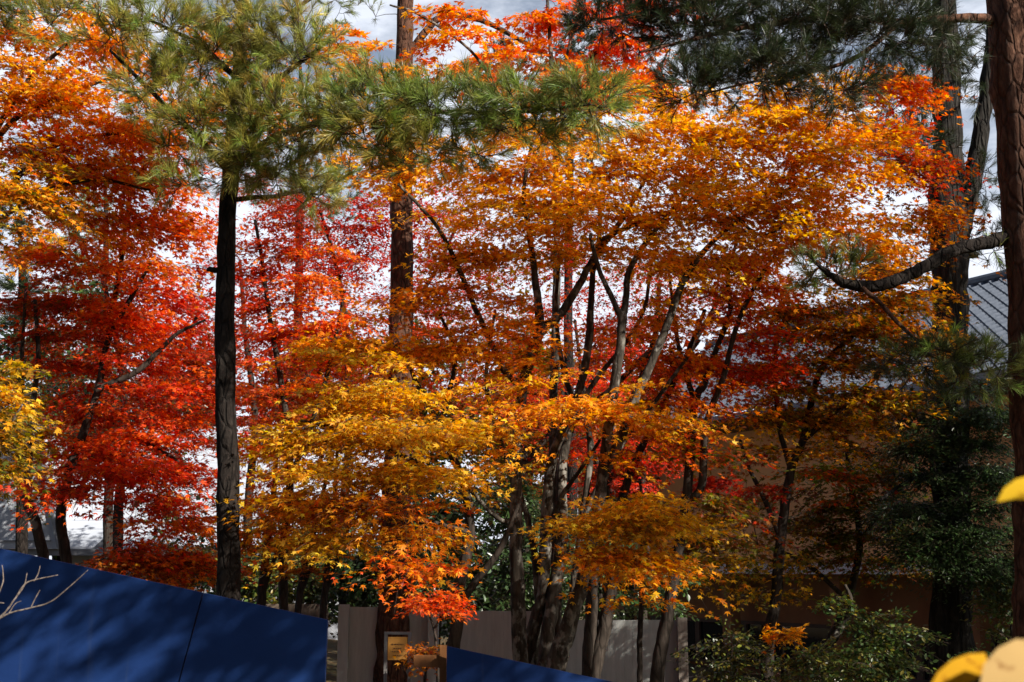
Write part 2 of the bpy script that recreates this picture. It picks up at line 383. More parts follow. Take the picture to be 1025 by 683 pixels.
# ------------------------------------------------------------------ white building (far left)
def left_building():
    y0 = 27.0
    a = at(60, 548, y0); b_ = at(350, 548, y0)
    t = thing('white_building', 'low white building with seamed metal roof behind the red maples', 'building', (a[0] + 2, y0 + 2, ground_z(a[0], y0)))
    zlo = a[2]; x0, x1 = a[0] - 0.1, b_[0] + 0.6
    zt = at(60, 432, y0)[2] + 0.5
    # metal roof with horizontal seams (stepped)
    bm = MB(); n = 15
    for k in range(n):
        u0, u1 = k / n, (k + 1) / n
        ya, yb = y0 + u0 * 3.4, y0 + u1 * 3.4; za, zb = zlo + u0 * (zt - zlo), zlo + u1 * (zt - zlo)
        bm.add([(x0, ya, za + .03), (x1, ya, za + .03), (x1, yb, zb + .004), (x0, yb, zb + .004)], [(0, 1, 2, 3)])
        bm.add([(x0, ya, za - .02), (x1, ya, za - .02), (x1, ya, za + .03), (x0, ya, za + .03)], [(0, 1, 2, 3)])
    bm.add([(x0, y0 + 3.4, zt), (x1, y0 + 3.4, zt), (x1, y0 + 8, zt - 2.2), (x0, y0 + 8, zt - 2.2)], [(0, 1, 2, 3)])
    rf = bm.build('roof', M_WHITE, t); rf['_o'] = t['_o']
    bm = MB(); bm.prism([at(92, 549, y0 - .06), at(100, 549, y0 - .06), (at(128, 522, y0 - .06)), at(121, 522, y0 - .06)], (0, 1.1, 0.1)); bm.build('flashing', M_GREYTRIM, rf)
    bm = MB(); bm.box((x0 + .1, y0 + .35, -0.8), (x1 - .1, y0 + 7.6, zlo - .05)); bm.build('wall', M_OFFW, t)
    bm = MB(); bm.box((x0 - 4.5, y0 - .30, zlo - .16), (x1 + .05, y0 + .3, zlo - .03)); bm.build('eave', M_GREYTRIM, t)
    # projecting gable wing on the left
    p = [at(-140, 549, y0 - .4), at(58, 549, y0 - .4), at(47, 492, y0 - .4), at(36, 440, y0 - .4), at(-40, 400, y0 - .4), at(-140, 440, y0 - .4)]
    bm = MB(); bm.prism(p, (0, 4, 0)); bm.build('gable_wall', M_OFFW, t)
    bm = MB(); bm.prism([at(57, 549, y0 - .5), at(60.5, 549, y0 - .5), at(50, 492, y0 - .5), at(38.5, 438, y0 - .5), at(35, 438, y0 - .5)], (0, .12, 0)); bm.build('gable_trim', M_GREYTRIM, t)
    bm = MB(); bm.box((at(-140, 545, y0)[0], y0 - .43, at(0, 542, y0)[2]), (at(58, 545, y0)[0], y0 - .405, at(0, 540.5, y0)[2])); bm.build('wall_joint', M_GREYTRIM, t)
    bm = MB()
    c = at(26, 505, y0 - .45); ang = np.linspace(0, 2 * math.pi, 24, endpoint=False)
    bm.prism(np.stack([c[0] + .085 * np.cos(ang), np.full(24, c[1]), c[2] + .40 * np.sin(ang)], -1), (0, .04, 0)); bm.build('wall_lamp', M_NAVY, t)
left_building()

# ------------------------------------------------------------------ unseen timber house added behind the camera to block skylight
def shade_house():
    gz = -.6
    t = thing('added_shade_house', 'unseen dark timber house with deep eaves added behind the camera to block skylight', 'house', (-6, -5, gz))
    bm = MB(); bm.box((-22, -9, gz), (2.4, -3.2, 6.2)); bm.build('wall', M_SOFFIT, t)
    bm = MB()
    bm.prism([(-23, -1.6, 5.6), (-23, -1.6, 5.75), (-23, -6, 8.4), (-23, -10.5, 5.75), (-23, -10.5, 5.6), (-23, -6, 8.2)], (25.8, 0, 0)); bm.build('roof', M_TILE, t)
    for x in (-18, -13.5, -9, -4.5, 0):
        bm = MB(); bm.box((x - 1.0, -3.19, .3), (x + 1.0, -3.14, 2.4)); w_ = bm.build('window', M_BROWN, t); w_['_o'] = t['_o']
        bm = MB(); bm.box((x - .9, -3.137, .4), (x + .9, -3.13, 2.3)); bm.build('pane', M_GLASS, w_)
    for x in (-20, -14, -8, -2, 2.3):
        bm = MB(); bm.box((x - .09, -1.95, gz - .2), (x + .09, -1.77, 5.72)); bm.build('veranda_post', M_SOFFIT, t)
shade_house()

# ------------------------------------------------------------------ board fence
FY = 15.0
def fence(label, x_px0, x_px1, top_px, d, mat, bw=0.105, post_at=(), post_mat=None, bottom=None):
    a, b_ = at(x_px0, top_px, d), at(x_px1, top_px, d)
    gz = float(ground_z((a[0] + b_[0]) / 2, d))
    t = thing('board_fence', label, 'fence', ((a[0] + b_[0]) / 2, d, gz))
    bm = MB(); x = a[0]
    while x < b_[0] - 1e-3:
        e = min(x + bw, b_[0]); j = rng.uniform(-.001, .001); zt = a[2] + rng.uniform(-.003, .003)
        bm.box((x, d + j, gz - .25), (e - .0012, d + j + .02, zt)); x = e
    bm.build('board_panel', mat, t)
    for z in (gz + .25, a[2] - .2):
        bm = MB(); bm.box((a[0], d + .03, z), (b_[0], d + .08, z + .09)); bm.build('rail', mat, t)
    for q in post_at:
        c = at(q, top_px, d); bm = MB(); bm.box((c[0] - .06, d - .13, gz - .3), (c[0] + .06, d - .008, c[2] + .03)); bm.build('post', post_mat or mat, t)
    return t
fence('low brown board fence showing above the right end of the long blue barrier', 238, 328, 604, 17.0, M_FENCEB)
fence('grey board fence panel with pale edge post behind the small notice board', 341, 437, 607, FY, M_FENCE, post_at=(345, 434), post_mat=M_FENCE)
fence('grey board fence section behind the short blue barrier and leaning trunk', 452, 545, 611, FY + .5, M_FENCE, post_at=(541,), post_mat=M_FPOST)
fence('long plain grey board fence in shade below the beige building', 549, 684, 620, FY + 1.0, M_FENCE, post_at=(681,), post_mat=M_FPOST)

# ------------------------------------------------------------------ blue barrier panels and notice board
def blue_panel(label, A, B, t0, t1, h=1.75):
    e = (B - A); e /= np.linalg.norm(e)
    up = np.array([0, 0, 1.0])
    dn0 = -up * h - e * t0 * h; dn1 = -up * h - e * t1 * h
    base = (A + B) / 2 + (dn0 + dn1) / 2
    t = thing('barrier_panel', label, 'barrier', base, 'blue barrier panels along the slope')
    back = np.array([0, .025, 0])
    bm = MB(); g = e * .004
    P = [A + g, B - g, B + dn1 - g, A + dn0 + g]
    bm.prism(P, back); bm.build('sheet', M_BLUE, t)
    # a folded rim stands behind the sheet
    bm = MB()
    k = e * .06
    bm.prism([P[0] + k * .1, P[0] + k, P[3] + k, P[3] + k * .1], (0, .05, 0)); bm.v[-1] += np.array([0, .027, -.01])
    bm.build('side_frame', M_BLUE2, t)
    bm = MB(); bm.prism([P[1] - k, P[1] - k * .1, P[2] - k * .1, P[2] - k], (0, .05, 0)); bm.v[-1] += np.array([0, .027, -.01])
    bm.build('side_frame', M_BLUE2, t)
    bm = MB(); c = (P[0] + P[1]) / 2
    bm.tube([c + [0, .06, -.05], c + [0, .55, -h - .1]], [.022, .022], 8); bm.build('brace', M_STEEL, t)
_A, _B = at(-260, 492, 6.3), at(328, 620, 5.95)
_M = _A + (_B - _A) * 0.8
blue_panel('long blue barrier panel at the left edge, its top at eye level', _A, _M, .235, .235)
blue_panel('blue barrier panel beyond the seam, ending beside the grey fence', _M, _B, .235, .02)
blue_panel('short blue barrier panel right of the orange timber post', at(446, 646, 6.6), at(640, 688, 6.5), 0, 0)

def notice():
    d = 7.2
    a = at(398, 683, d); gz = float(ground_z(a[0], d))
    t = thing('notice_board', 'small pale wooden notice board held in a grey steel frame', 'sign', (a[0], d, gz))
    xl, xr = at(384, 650, d)[0], at(411, 650, d)[0]; zt = at(398, 634.5, d)[2]
    for (q0, q1) in ((xl, xl + .018), (xr - .018, xr)):
        bm = MB(); bm.box((q0, d, gz - .1), (q1, d + .02, zt)); bm.build('frame_post', M_STEEL, t)
    bm = MB(); bm.box((xl, d - .002, zt), (xr, d + .022, zt + .014)); bm.build('top_bar', M_STEEL, t)
    z1, z0 = at(398, 637, d)[2], at(398, 660, d)[2]
    bm = MB(); bm.box((xl + .021, d + .004, z0), (xr - .021, d + .016, z1)); bd = bm.build('board', M_BOARD, t); bd['_o'] = t['_o']
    # worn, unreadable lines as on the board in the photograph
    for (u0, u1, zz) in ((.18, .82, .68), (.28, .72, .50), (.22, .78, .36), (.26, .74, .20)):
        bm = MB(); x = xl + .021 + u0 * (xr - xl - .042); xe = xl + .021 + u1 * (xr - xl - .042); z = z0 + zz * (z1 - z0)
        while x < xe:
            l = rng.uniform(.005, .013); bm.box((x, d + .001, z - .0022), (min(x + l, xe), d + .0035, z + .0022)); x += l + .004
        bm.build('text_line', M_INK, bd)
    # timber post and rail carrying the end of the short barrier
    p = at(443.5, 645, 6.75); gz = float(ground_z(p[0], 6.75))
    t = thing('timber_post', 'orange brown timber post with a short rail beside the blue barrier', 'post', (p[0], 6.75, gz))
    bm = MB(); bm.box((p[0] - .018, 6.72, gz - .2), (p[0] + .018, 6.757, p[2])); bm.build('upright', M_POST, t)
    q = at(414, 655, 6.75)
    bm = MB(); bm.box((q[0], 6.735, q[2] - .062), (p[0] - .019, 6.757, q[2] - .0)); bm.build('rail', M_POST, t)
notice()

# ------------------------------------------------------------------ foliage geometry
def lobes(tips, valleys, c=0.22):
    """palmate leaf outline as a fan from its base, bent down at the tips"""
    pts = [(0.0, 0.0)]
    seq = []
    for k in range(len(tips)):
        seq.append(tips[k])
        if k < len(valleys): seq.append(valleys[k])
    for ang, r in seq:
        a = math.radians(ang); pts.append((math.sin(a) * r, c + math.cos(a) * r))
    p = np.array(pts); z = -0.22 * ((p[:, 0]) ** 2 + (p[:, 1] - c) ** 2)
    v = np.column_stack([p, z]); n = len(v)
    f = np.array([(0, k + 1, k) for k in range(1, n - 1)])
    return v, f
L_MAPLE = lobes([(108, .50), (52, .80), (0, .95), (-52, .80), (-108, .50)], [(80, .30), (25, .36), (-25, .36), (-80, .30)])
L_MAPLE3 = lobes([(75, .72), (0, .95), (-75, .72)], [(38, .36), (-38, .36)])
_o = np.array([(0, 0, 0), (.24, .28, -.02), (.26, .6, -.06), (0, 1.0, -.16), (-.26, .6, -.06), (-.24, .28, -.02)])
L_OVAL = (_o, np.array([(0, 1, 2), (0, 2, 3), (0, 3, 4), (0, 4, 5)]))
_b = np.array([(0, 0, 0), (.17, .3, 0), (.14, .8, -.05), (0, 1, -.1), (-.14, .8, -.05), (-.17, .3, 0)])
L_BLADE = (_b, np.array([(0, 1, 2), (0, 2, 3), (0, 3, 4), (0, 4, 5)]))

def nrm(a): return a / (np.linalg.norm(a, axis=-1, keepdims=True) + 1e-9)

def add_leaves(mb, shape, pos, T, N, size, col, mat=1):
    v, f = shape; n = len(pos); k = len(v)
    N = nrm(N); T = nrm(T - N * (T * N).sum(-1, keepdims=True)); B = np.cross(T, N)
    s = size[:, None, None]
    bend = rng.uniform(-.6, 3.0, n)[:, None, None]
    V = pos[:, None, :] + s * (v[None, :, 0, None] * B[:, None, :] + v[None, :, 1, None] * T[:, None, :] + bend * v[None, :, 2, None] * N[:, None, :])
    Fc = (f[None] + (np.arange(n) * k)[:, None, None]).reshape(-1, 3)
    mb.add(V.reshape(-1, 3), Fc, mat, np.repeat(col, k, 0))

def add_needles(mb, tips, axes, length, nn, col, width=.0022, spread=.75, mat=1, back=.10):
    """tufts of long needles round the last piece of each shoot"""
    k = len(tips); ax = nrm(axes)
    n = k * nn
    A = np.repeat(ax, nn, 0); P0 = np.repeat(tips, nn, 0) - A * (rng.random((n, 1)) ** 1.3 * back)
    R = rng.standard_normal((n, 3)); R = nrm(R - A * (R * A).sum(-1, keepdims=True))
    sp_ = rng.uniform(.25, 1.25, (n, 1)) * spread
    Dr = nrm(A + R * sp_)
    L = np.repeat(length, nn)[:, None] * rng.uniform(.7, 1.1, (n, 1))
    W = np.cross(Dr, rng.standard_normal((n, 3))); W = nrm(W) * width * .5
    mid = P0 + Dr * L * .55
    sag = np.zeros((n, 3)); sag[:, 2] = -.10 * L[:, 0]
    V = np.stack([P0 - W, P0 + W, mid + W, mid - W, P0 + Dr * L + sag], 1).reshape(-1, 3)
    b = (np.arange(n) * 5)[:, None]
    C = np.repeat(np.repeat(col, nn, 0) * rng.uniform(.75, 1.25, (n, 1)), 5, 0)
    base = mb.n
    mb.add(V, b + np.array([[0, 1, 2, 3]]), mat, C)
    f3 = base + b + np.array([[3, 2, 4]]); mb.f.append(f3); mb.m.append(np.full(n, mat, np.int32))

def catmull(p, sub=5):
    p = np.asarray(p, float)
    if len(p) < 3: 
        t = np.linspace(0, 1, sub + 1)[:, None]; return p[0] * (1 - t) + p[-1] * t
    q = np.vstack([2 * p[0] - p[1], p, 2 * p[-1] - p[-2]]); out = []
    for i in range(1, len(q) - 2):
        for t in np.linspace(0, 1, sub, endpoint=False):
            a, b, c, d = q[i - 1], q[i], q[i + 1], q[i + 2]
            out.append(.5 * ((2 * b) + (c - a) * t + (2 * a - 5 * b + 4 * c - d) * t * t + (3 * b - a - 3 * c + d) * t ** 3))
    out.append(q[-2]); return np.array(out)

# leaf colours
PAL = {
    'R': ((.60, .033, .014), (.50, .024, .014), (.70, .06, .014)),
    'P': ((.74, .05, .028), (.68, .042, .024), (.76, .09, .025)),
    'RO': ((.78, .11, .012), (.74, .065, .012), (.80, .18, .014)),
    'O': ((.80, .26, .010), (.78, .19, .010), (.82, .36, .02)),
    'A': ((.88, .41, .016), (.86, .34, .013), (.90, .52, .035)),  # amber, puts the sunlit canopy's glow into the leaf colour
    'G': ((.80, .41, .018), (.78, .33, .014), (.82, .50, .035)),
    'Y': ((.68, .42, .035), (.62, .33, .02), (.72, .50, .06)),
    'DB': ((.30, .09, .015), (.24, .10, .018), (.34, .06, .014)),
    'OG': ((.16, .15, .022), (.22, .16, .02), (.10, .13, .02)),
    'E': ((.045, .085, .022), (.035, .07, .02), (.065, .11, .03)),
    'D': ((.03, .05, .018), (.022, .042, .016), (.045, .065, .02)),
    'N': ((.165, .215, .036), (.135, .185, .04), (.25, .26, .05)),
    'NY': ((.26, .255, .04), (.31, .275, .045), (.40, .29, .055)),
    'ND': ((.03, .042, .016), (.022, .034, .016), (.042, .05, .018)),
}
def cols(pal, n):
    if isinstance(pal, str): pal = [pal]
    a = np.array([c for p in pal for c in PAL[p]])
    i = rng.integers(0, len(a), n); j = rng.integers(0, len(a), n); t = rng.random((n, 1))
    c = (a[i] * t + a[j] * (1 - t)) * rng.uniform(.75, 1.2, (n, 1))
    c[:, 1] *= rng.uniform(.8, 1.25, n)
    k = rng.random(n) < .07
    c[k] = c[k] * np.array([.45, .42, .6])          # browned leaves
    return np.clip(c, 0, .95)

class Tree:
    def __init__(self, name, label, cat, px, d, bark, group=None, twig=None):
        self.d = d
        p = at(px, 690, d); self.base = np.array([p[0], d, float(ground_z(p[0], d))])
        self.t = thing(name, label, cat, self.base, group)
        self.bark = bark; self.twig = twig or B_TWIG
        self.N = []; self.mb = MB(); self.used = False
    def stem(self, pts, d=None, d1=None, part='trunk', ground=False, wob=.13, seg=10, world=False, bark=None):
        """pts: (px, py, width in px) from the bottom up"""
        d = d or self.d; d1 = d1 if d1 is not None else d
        n = len(pts); P = []; R = []
        if world:
            P = [np.array(p[:3], float) for p in pts]; R = [p[3] for p in pts]
        else:
            for i, (x, y, w_) in enumerate(pts):
                dd = d + (d1 - d) * i / max(1, n - 1)
                P.append(at(x, y, dd)); R.append(w_ * .5 * dd / F)
        if ground:
            g = P[0].copy(); e = P[0] - P[1]; e = e / (abs(e[2]) + 1e-6)
            gz = float(ground_z(g[0], g[1])); h = max(0.05, g[2] - gz + .12)
            g = g + np.array([e[0] * .6 * h, e[1] * .5 * h, -h]); g[2] = gz - .12
            P.insert(0, g); R.insert(0, R[0] * 1.25)
        C = catmull(P, 6); r = np.interp(np.linspace(0, len(R) - 1, len(C)), np.arange(len(R)), R)
        k = wob * r[:, None] * rng.standard_normal((len(C), 3)); k[0] = 0; k[-1] = 0
        C = C + k * .5
        bm = MB(); bm.tube(C, r, seg, 0, .05); bm.build(part, bark or self.bark, self.t, True)
        self.N.append(np.column_stack([C, r]))
        return C
    def nodes(self): return np.vstack(self.N)
    def link(self, target, thick=.0035, maxr=.02, up=.35, hi=2.0):
        """a twig from the nearest skeleton point to target; its points join the skeleton"""
        A = self.nodes(); dv = target - A[:, :3]
        cost = np.linalg.norm(dv, axis=1) + hi * np.clip(A[:, 2] - target[2], 0, None) * .5
        i = int(np.argmin(cost)); s = A[i, :3]; L = np.linalg.norm(target - s)
        if L < .04: return s
        ctrl = s + (target - s) * .45 + np.array([0, 0, up * L * .5]) + rng.standard_normal(3) * .07 * L
        m = max(4, int(L / .18)); t = np.linspace(0, 1, m)[:, None]
        C = s * (1 - t) ** 2 + 2 * ctrl * t * (1 - t) + target * t ** 2
        C[1:-1] += rng.standard_normal((m - 2, 3)) * .018 * min(1, L)
        r0 = min(maxr, thick + .0055 * L, A[i, 3] * .8 + .0006)
        r = r0 + (thick * .75 - r0) * t[:, 0] if r0 > thick * .75 else np.full(m, r0)
        self.mb.tube(C, r, 5, 0)
        self.N.append(np.column_stack([C[1:], r[1:]]))
        return s
    def sample(self, blob, d):
        x, y, rx, ry = blob[:4]
        c = at(x, y, d); k = d / F
        return c, np.array([rx * k, 0, ry * k])
    def maple(self, blobs, R=.36, leaves=16, size=.050, shape=None, mat_i=1, droop=.2, thick=.003, fans=6, jit=.38, flat=1.15, lay=.32):
        """blobs: (px,py,rx,ry,n sprays,palette[,depth[,half depth m]])"""
        todo = []
        for b in blobs:
            d = b[6] if len(b) > 6 and b[6] else self.d
            c, e = self.sample(b, d)
            rd = b[7] if len(b) > 7 else max(.35, e[0] * .75)
            e[1] = rd
            for _ in range(b[4]):
                v = rng.standard_normal(3); v /= np.linalg.norm(v); v *= rng.random() ** .42 * (1.12 if rng.random() < .8 else 1.5)
                q = c + v * e; q[2] = c[2] + np.round((q[2] - c[2]) / lay) * lay + rng.normal(0, .03) if lay else q[2]
                todo.append((q, b[5], c))
        A = self.nodes()[:, :3]
        todo.sort(key=lambda q: np.min(np.linalg.norm(A - q[0], axis=1)))
        axis = self.base[:2]
        for (p, pal, c) in todo:
            rr = R * rng.uniform(.7, 1.3)
            out = np.array([p[0] - axis[0], p[1] - axis[1], 0.0]); out = nrm(nrm(out) + nrm(np.array([*(p - c)[:2], 0]) + 1e-4) * .6 + np.append(rng.standard_normal(2) * .45, 0))
            start = p - out * rr
            self.link(start, thick)
            nz = nrm(np.array([0, 0, 1.0]) + out * droop * rng.uniform(.2, 1.6) + rng.standard_normal(3) * .16 / flat)
            ax = nrm(out - nz * (out @ nz)); sd = np.cross(nz, ax)
            pos = []; T = []
            for a in np.linspace(-1.15, 1.15, fans) + rng.normal(0, .12, fans):
                dr = ax * math.cos(a) + sd * math.sin(a); L = rr * (2.0 if abs(a) < .5 else 1.45) * rng.uniform(.75, 1.1)
                tt = np.linspace(0, 1, 5)[:, None]
                tw = start + dr * L * tt - np.array([0, 0, 1]) * (.16 * L * tt ** 2)
                self.mb.tube(tw, np.linspace(thick * .6, thick * .3, 5), 3, 0)
                u = np.sort(rng.uniform(.12, 1.04, leaves))
                for q, uu in enumerate(u):
                    sg = 1 if q % 2 else -1
                    sdv = np.cross(nz, dr) * sg
                    pos.append(start + dr * L * uu - np.array([0, 0, .16 * L * uu * uu]) + sdv * rng.uniform(.005, .05) + nz * rng.normal(0, .018))
                    T.append(dr * .8 + sdv * rng.uniform(.2, 1.1))
            pos = np.array(pos); T = np.array(T) + rng.standard_normal((len(pos), 3)) * .25
            N = nz + rng.standard_normal((len(pos), 3)) * jit
            sz = size * rng.uniform(.5, 1.25, len(pos))
            cc = cols(pal, len(pos)) * rng.uniform(.85, 1.1)
            add_leaves(self.mb, shape or L_MAPLE, pos, T, N, sz, cc, mat_i)
    def pine(self, blobs, length=.12, nn=55, width=.0024, up=.55, thick=.004, shoots=3, spread=.8, back=.10):
        todo = []
        for b in blobs:
            d = b[6] if len(b) > 6 and b[6] else self.d
            c, e = self.sample(b, d); e[1] = b[7] if len(b) > 7 else max(.3, e[0] * .75)
            for _ in range(b[4]):
                v = rng.standard_normal(3); v /= np.linalg.norm(v); v *= rng.random() ** .45
                todo.append((c + v * e, b[5], c))
        A = self.nodes()[:, :3]
        todo.sort(key=lambda q: np.min(np.linalg.norm(A - q[0], axis=1)))
        tips = []; axs = []; cl = []; ln = []
        for (p, pal, c) in todo:
            s = self.link(p, thick, .018, .05, .6)
            out = nrm(nrm(p - s) * .8 + nrm(p - c) * .5 + np.array([0, 0, up]) + rng.standard_normal(3) * .3)
            for k in range(shoots):
                a = nrm(out + rng.standard_normal(3) * .55) if k else out
                l = rng.uniform(.08, .2)
                q = p + a * l
                self.mb.tube([p, p + a * l * .5, q], [thick * .8, thick * .7, thick * .5], 4, 0)
                tips.append(q); axs.append(a); cl.append(cols(pal, 1)[0]); ln.append(length * rng.uniform(.8, 1.15))
        add_needles(self.mb, np.array(tips), np.array(axs), np.array(ln), nn, np.array(cl), width, spread, 1, back)
    def done(self, leafmat=None, name='crown'):
        if self.mb.n: self.mb.build(name, [self.twig, leafmat or M_LEAF], self.t, False)

G_M = 'maples in autumn colour'
G_P = 'pines among the maples'

# ------------------------------------------------------------------ central maples
def central():
    T = Tree('maple_tree', 'big many stemmed golden orange maple in the middle with pale lichened leaning trunks', 'tree', 545, 11.5, B_MAPLE, G_M)
    T.stem([(522,683,15),(517,587,14),(516,515,12),(517,450,11),(524,382,10),(540,330,12)], 11.3, ground=True)
    T.stem([(540,330,10),(535,276,7),(529,232,6),(524,190,4),(532,140,3)], 11.3, 11.0, 'branch')
    T.stem([(540,330,11),(558,317,9),(576,290,8),(594,258,7),(625,215,5),(650,170,3)], 11.3, 11.8, 'branch')
    T.stem([(524,384,7),(508,376,7),(492,345,6),(476,310,5.5),(459,269,5),(436,225,4),(398,184,3)], 11.3, 10.6, 'branch')
    T.stem([(528,683,15),(529,648,14),(543,593,12),(546,535,12),(552,460,10),(579,392,8),(589,338,8),(592,283,6),(600,220,4),(590,150,3)], 11.8, ground=True)
    T.stem([(543,675,15),(552,604,13),(562,535,12),(562,470,10),(575,420,7),(610,390,6),(650,350,4)], 11.6, 12.4, ground=True)
    T.stem([(552,683,22),(566,634,17),(583,580,14),(594,535,12),(603,470,11),(614,390,10),(622,328,9),(615,305,6),(599,269,5),(590,235,4)], 11.0, ground=True)
    T.stem([(622,328,8),(626,300,7),(630,269,6),(657,228,5),(690,190,4),(720,150,3)], 11.0, 11.4, 'branch')
    T.stem([(603,480,8),(620,440,9),(637,395,9),(664,334,8),(686,276,7),(720,235,5),(770,200,4),(838,160,3)], 11.0, 11.2, 'branch')
    T.stem([(560,683,9),(572,600,8),(582,520,7),(590,440,6),(566,380,5),(556,310,4),(562,240,3)], 12.0, ground=True)
    T.stem([(535,683,9),(538,600,8),(528,520,6),(500,440,5),(486,380,4),(495,310,3)], 11.9, ground=True)
    T.stem([(548,500,6),(560,440,5),(596,380,5),(640,320,4),(652,260,3)], 11.8, 12.2, 'branch')
    T.stem([(582,520,6),(612,460,5),(656,400,4),(700,340,3)], 12.0, 11.6, 'branch')
    T.stem([(517,520,6),(500,520,5),(470,490,4),(452,470,2.5)], 11.3, 10.5, 'branch')
    T.stem([(546,540,6),(560,500,5),(580,470,4),(600,440,3)], 11.8, 11.0, 'branch')
    T.stem([(600,240,5),(660,215,5),(720,205,4.5),(760,235,3),(800,215,2.5)], 11.5, 10.8, 'branch')
    T.maple([
        (500,160,90,40,34,['G','A'],11), (385,160,50,22,12,['G','A'],10.8), (390,140,40,30,10,['A','G'],10.8), (340,90,25,60,8,['A','O'],12), (600,165,110,45,46,['A','G'],11.3), (700,130,110,45,46,['A','G'],11.2), (800,120,90,45,40,['A','G'],11),
        (640,215,120,40,40,['G','A'],11.2), (760,200,110,40,44,['A','G'],11), (850,180,60,50,26,['A','O'],11), (905,80,32,22,12,['O','RO'],11.5), (925,165,40,30,12,['DB','R'],12), (935,215,40,20,10,['O','DB'],12), (900,130,40,25,10,['O','RO'],11.6), (840,240,80,22,22,['A','O'],11),
        (480,215,80,30,16,['A','G'],10.8), (560,250,80,30,9,['A','G'],11.4), (680,265,70,25,14,['A','G'],11.3),
        (440,290,50,30,12,['O'],10.8),
        (465,425,60,28,16,['G','Y'],10.6), (560,405,80,24,18,['G','O'],10.8), (640,415,60,26,14,['G','O'],10.8), (510,350,40,35,10,['G','O'],11),
        (640,520,60,25,22,['G','Y'],10), (650,555,50,28,20,['G','O'],9.8), (640,500,40,18,10,['G'],10), (500,330,60,30,12,['O'],10.9), (462,250,38,28,9,['O','G'],10.9), (690,320,40,30,5,['O'],11.5),
    ], R=.33, leaves=17)
    T.done()
    T = Tree('maple_tree', 'slim dark double stemmed maple right beside the lichened leaning trunk', 'tree', 592, 12.6, B_DARK, G_M)
    T.stem([(588,683,14),(591,620,13),(594,566,11),(604,500,10),(620,430,7),(640,380,5),(660,320,4)], ground=True)
    T.stem([(592,683,16),(603,634,14),(613,580,12),(622,500,9),(650,430,7),(680,370,5),(705,310,4)], ground=True)
    T.maple([(640,330,70,50,11,['RO','O'],12.8), (660,400,60,40,8,['O','G'],12.6), (690,350,50,50,7,['RO','O']), (610,470,60,25,5,['RO','R'])], R=.32)
    T.done()
    T = Tree('young_maple', 'thin straight sapling in front of the long plain fence', 'tree', 640, 13, B_DARK, G_M)
    T.stem([(640,683,5.5),(640,641,5.5),(642,587,5),(645,540,4),(640,480,3)], ground=True)
    T.maple([(645,500,30,25,6,['OG','G'])], R=.25)
    T.done()
    # forked maple right of centre
    T = Tree('maple_tree', 'forked dark maple with bright red and orange crown before the tiled roof', 'tree', 660, 12.2, B_DARK, G_M)
    T.stem([(656,683,14),(668,614,12),(676,563,11),(685,511,10),(690,457,9),(695,402,8),(704,385,8)], ground=True)
    T.stem([(695,402,6),(682,361,5),(675,324,4),(670,280,3)], part='branch')
    T.stem([(704,385,7),(712,361,6),(730,310,5),(728,276,4),(740,230,3)], part='branch')
    T.stem([(690,500,8),(702,484,8),(706,426,7),(723,378,6),(740,317,5),(770,262,4),(800,235,2.5)], 12.2, 11.8, part='branch')
    T.maple([(720,290,60,40,22,['RO','O']), (700,360,45,40,16,['RO','O']), (750,260,60,30,16,['O','RO']), (680,400,40,40,12,['O','RO']),
             (700,450,40,25,8,['OG','RO']), (760,340,40,50,12,['RO','R']), (720,500,50,25,8,['OG','DB'])], R=.30)
    T.done()
    # golden maple left of centre
    T = Tree('maple_tree', 'golden yellow maple spreading low over the notice board', 'tree', 452, 11.0, B_DARK, G_M)
    T.stem([(445,683,15),(456,634,13),(459,587,12),(470,532,10),(462,480,8),(440,430,7),(418,385,5),(400,350,3)], ground=True)
    T.stem([(462,600,8),(485,570,7),(504,542,6),(520,500,4)], part='branch')
    T.stem([(462,480,7),(430,470,6),(390,450,5),(340,430,4),(300,420,2.5)], 11, 10.2, part='branch')
    T.stem([(440,430,5),(450,390,5),(455,350,4),(440,315,3)], part='branch')
    T.stem([(470,532,6),(420,520,5),(370,505,4),(330,500,2.5)], 11, 9.9, part='branch')
    T.maple([(350,345,70,22,16,['O','G'],11.2), (430,345,60,28,18,['G','O'],10.8), (370,395,80,30,30,['G','Y'],10.4), (300,430,50,28,16,['G','Y'],10.2),
             (390,430,80,28,30,['Y','G'],10.2), (340,465,70,26,22,['Y','G'],10), (430,470,50,22,12,['G','Y'],10.2), (300,500,60,22,14,['O','G'],10),
             (370,500,60,18,11,['O','DB'],9.9), (410,525,36,16,7,['O','G'],9.9), (325,535,40,16,8,['G','Y'],9.8), (420,558,24,10,5,['O','RO'],9.6)], R=.31)
    T.done()
    # tall maple whose red top shows over the pine bough
    T = Tree('maple_tree', 'tall thin stemmed maple with red and orange top above the pine bough', 'tree', 556, 13.6, B_MAPLE, G_M)
    T.stem([(556,683,12),(556,560,10),(553,430,9),(556,300,8),(556,180,6),(553,100,5),(550,40,4),(546,-20,3)], ground=True)
    T.stem([(556,170,4),(563,100,3.5),(568,50,3),(585,0,2)], part='branch')
    T.stem([(553,110,4),(590,60,3.5),(625,20,3),(660,0,2)], part='branch')
    T.stem([(556,190,5),(500,95,4),(470,50,3),(420,15,3),(390,5,2)], 13.6, 12.6, part='branch')
    T.maple([(375,45,40,35,6,['O','A'],12.6), (340,40,20,40,4,['O'],12.6), (450,35,60,40,10,['RO','O','A'],12.8), (540,20,60,25,9,['RO','O']), (560,85,70,9,26,['O','RO'],13.2,.6),
             (620,50,60,40,11,['R','RO','O']), (660,80,40,25,10,['RO','O']), (490,60,45,35,9,['A','RO','O']), (640,10,60,20,8,['RO'])], R=.28, size=.068)
    T.done()
    # dwarf maple by the notice board
    T = Tree('maple_shrub', 'small red orange maple sprig in front of the fence by the notice board', 'shrub', 436, 8.6, B_DARK)
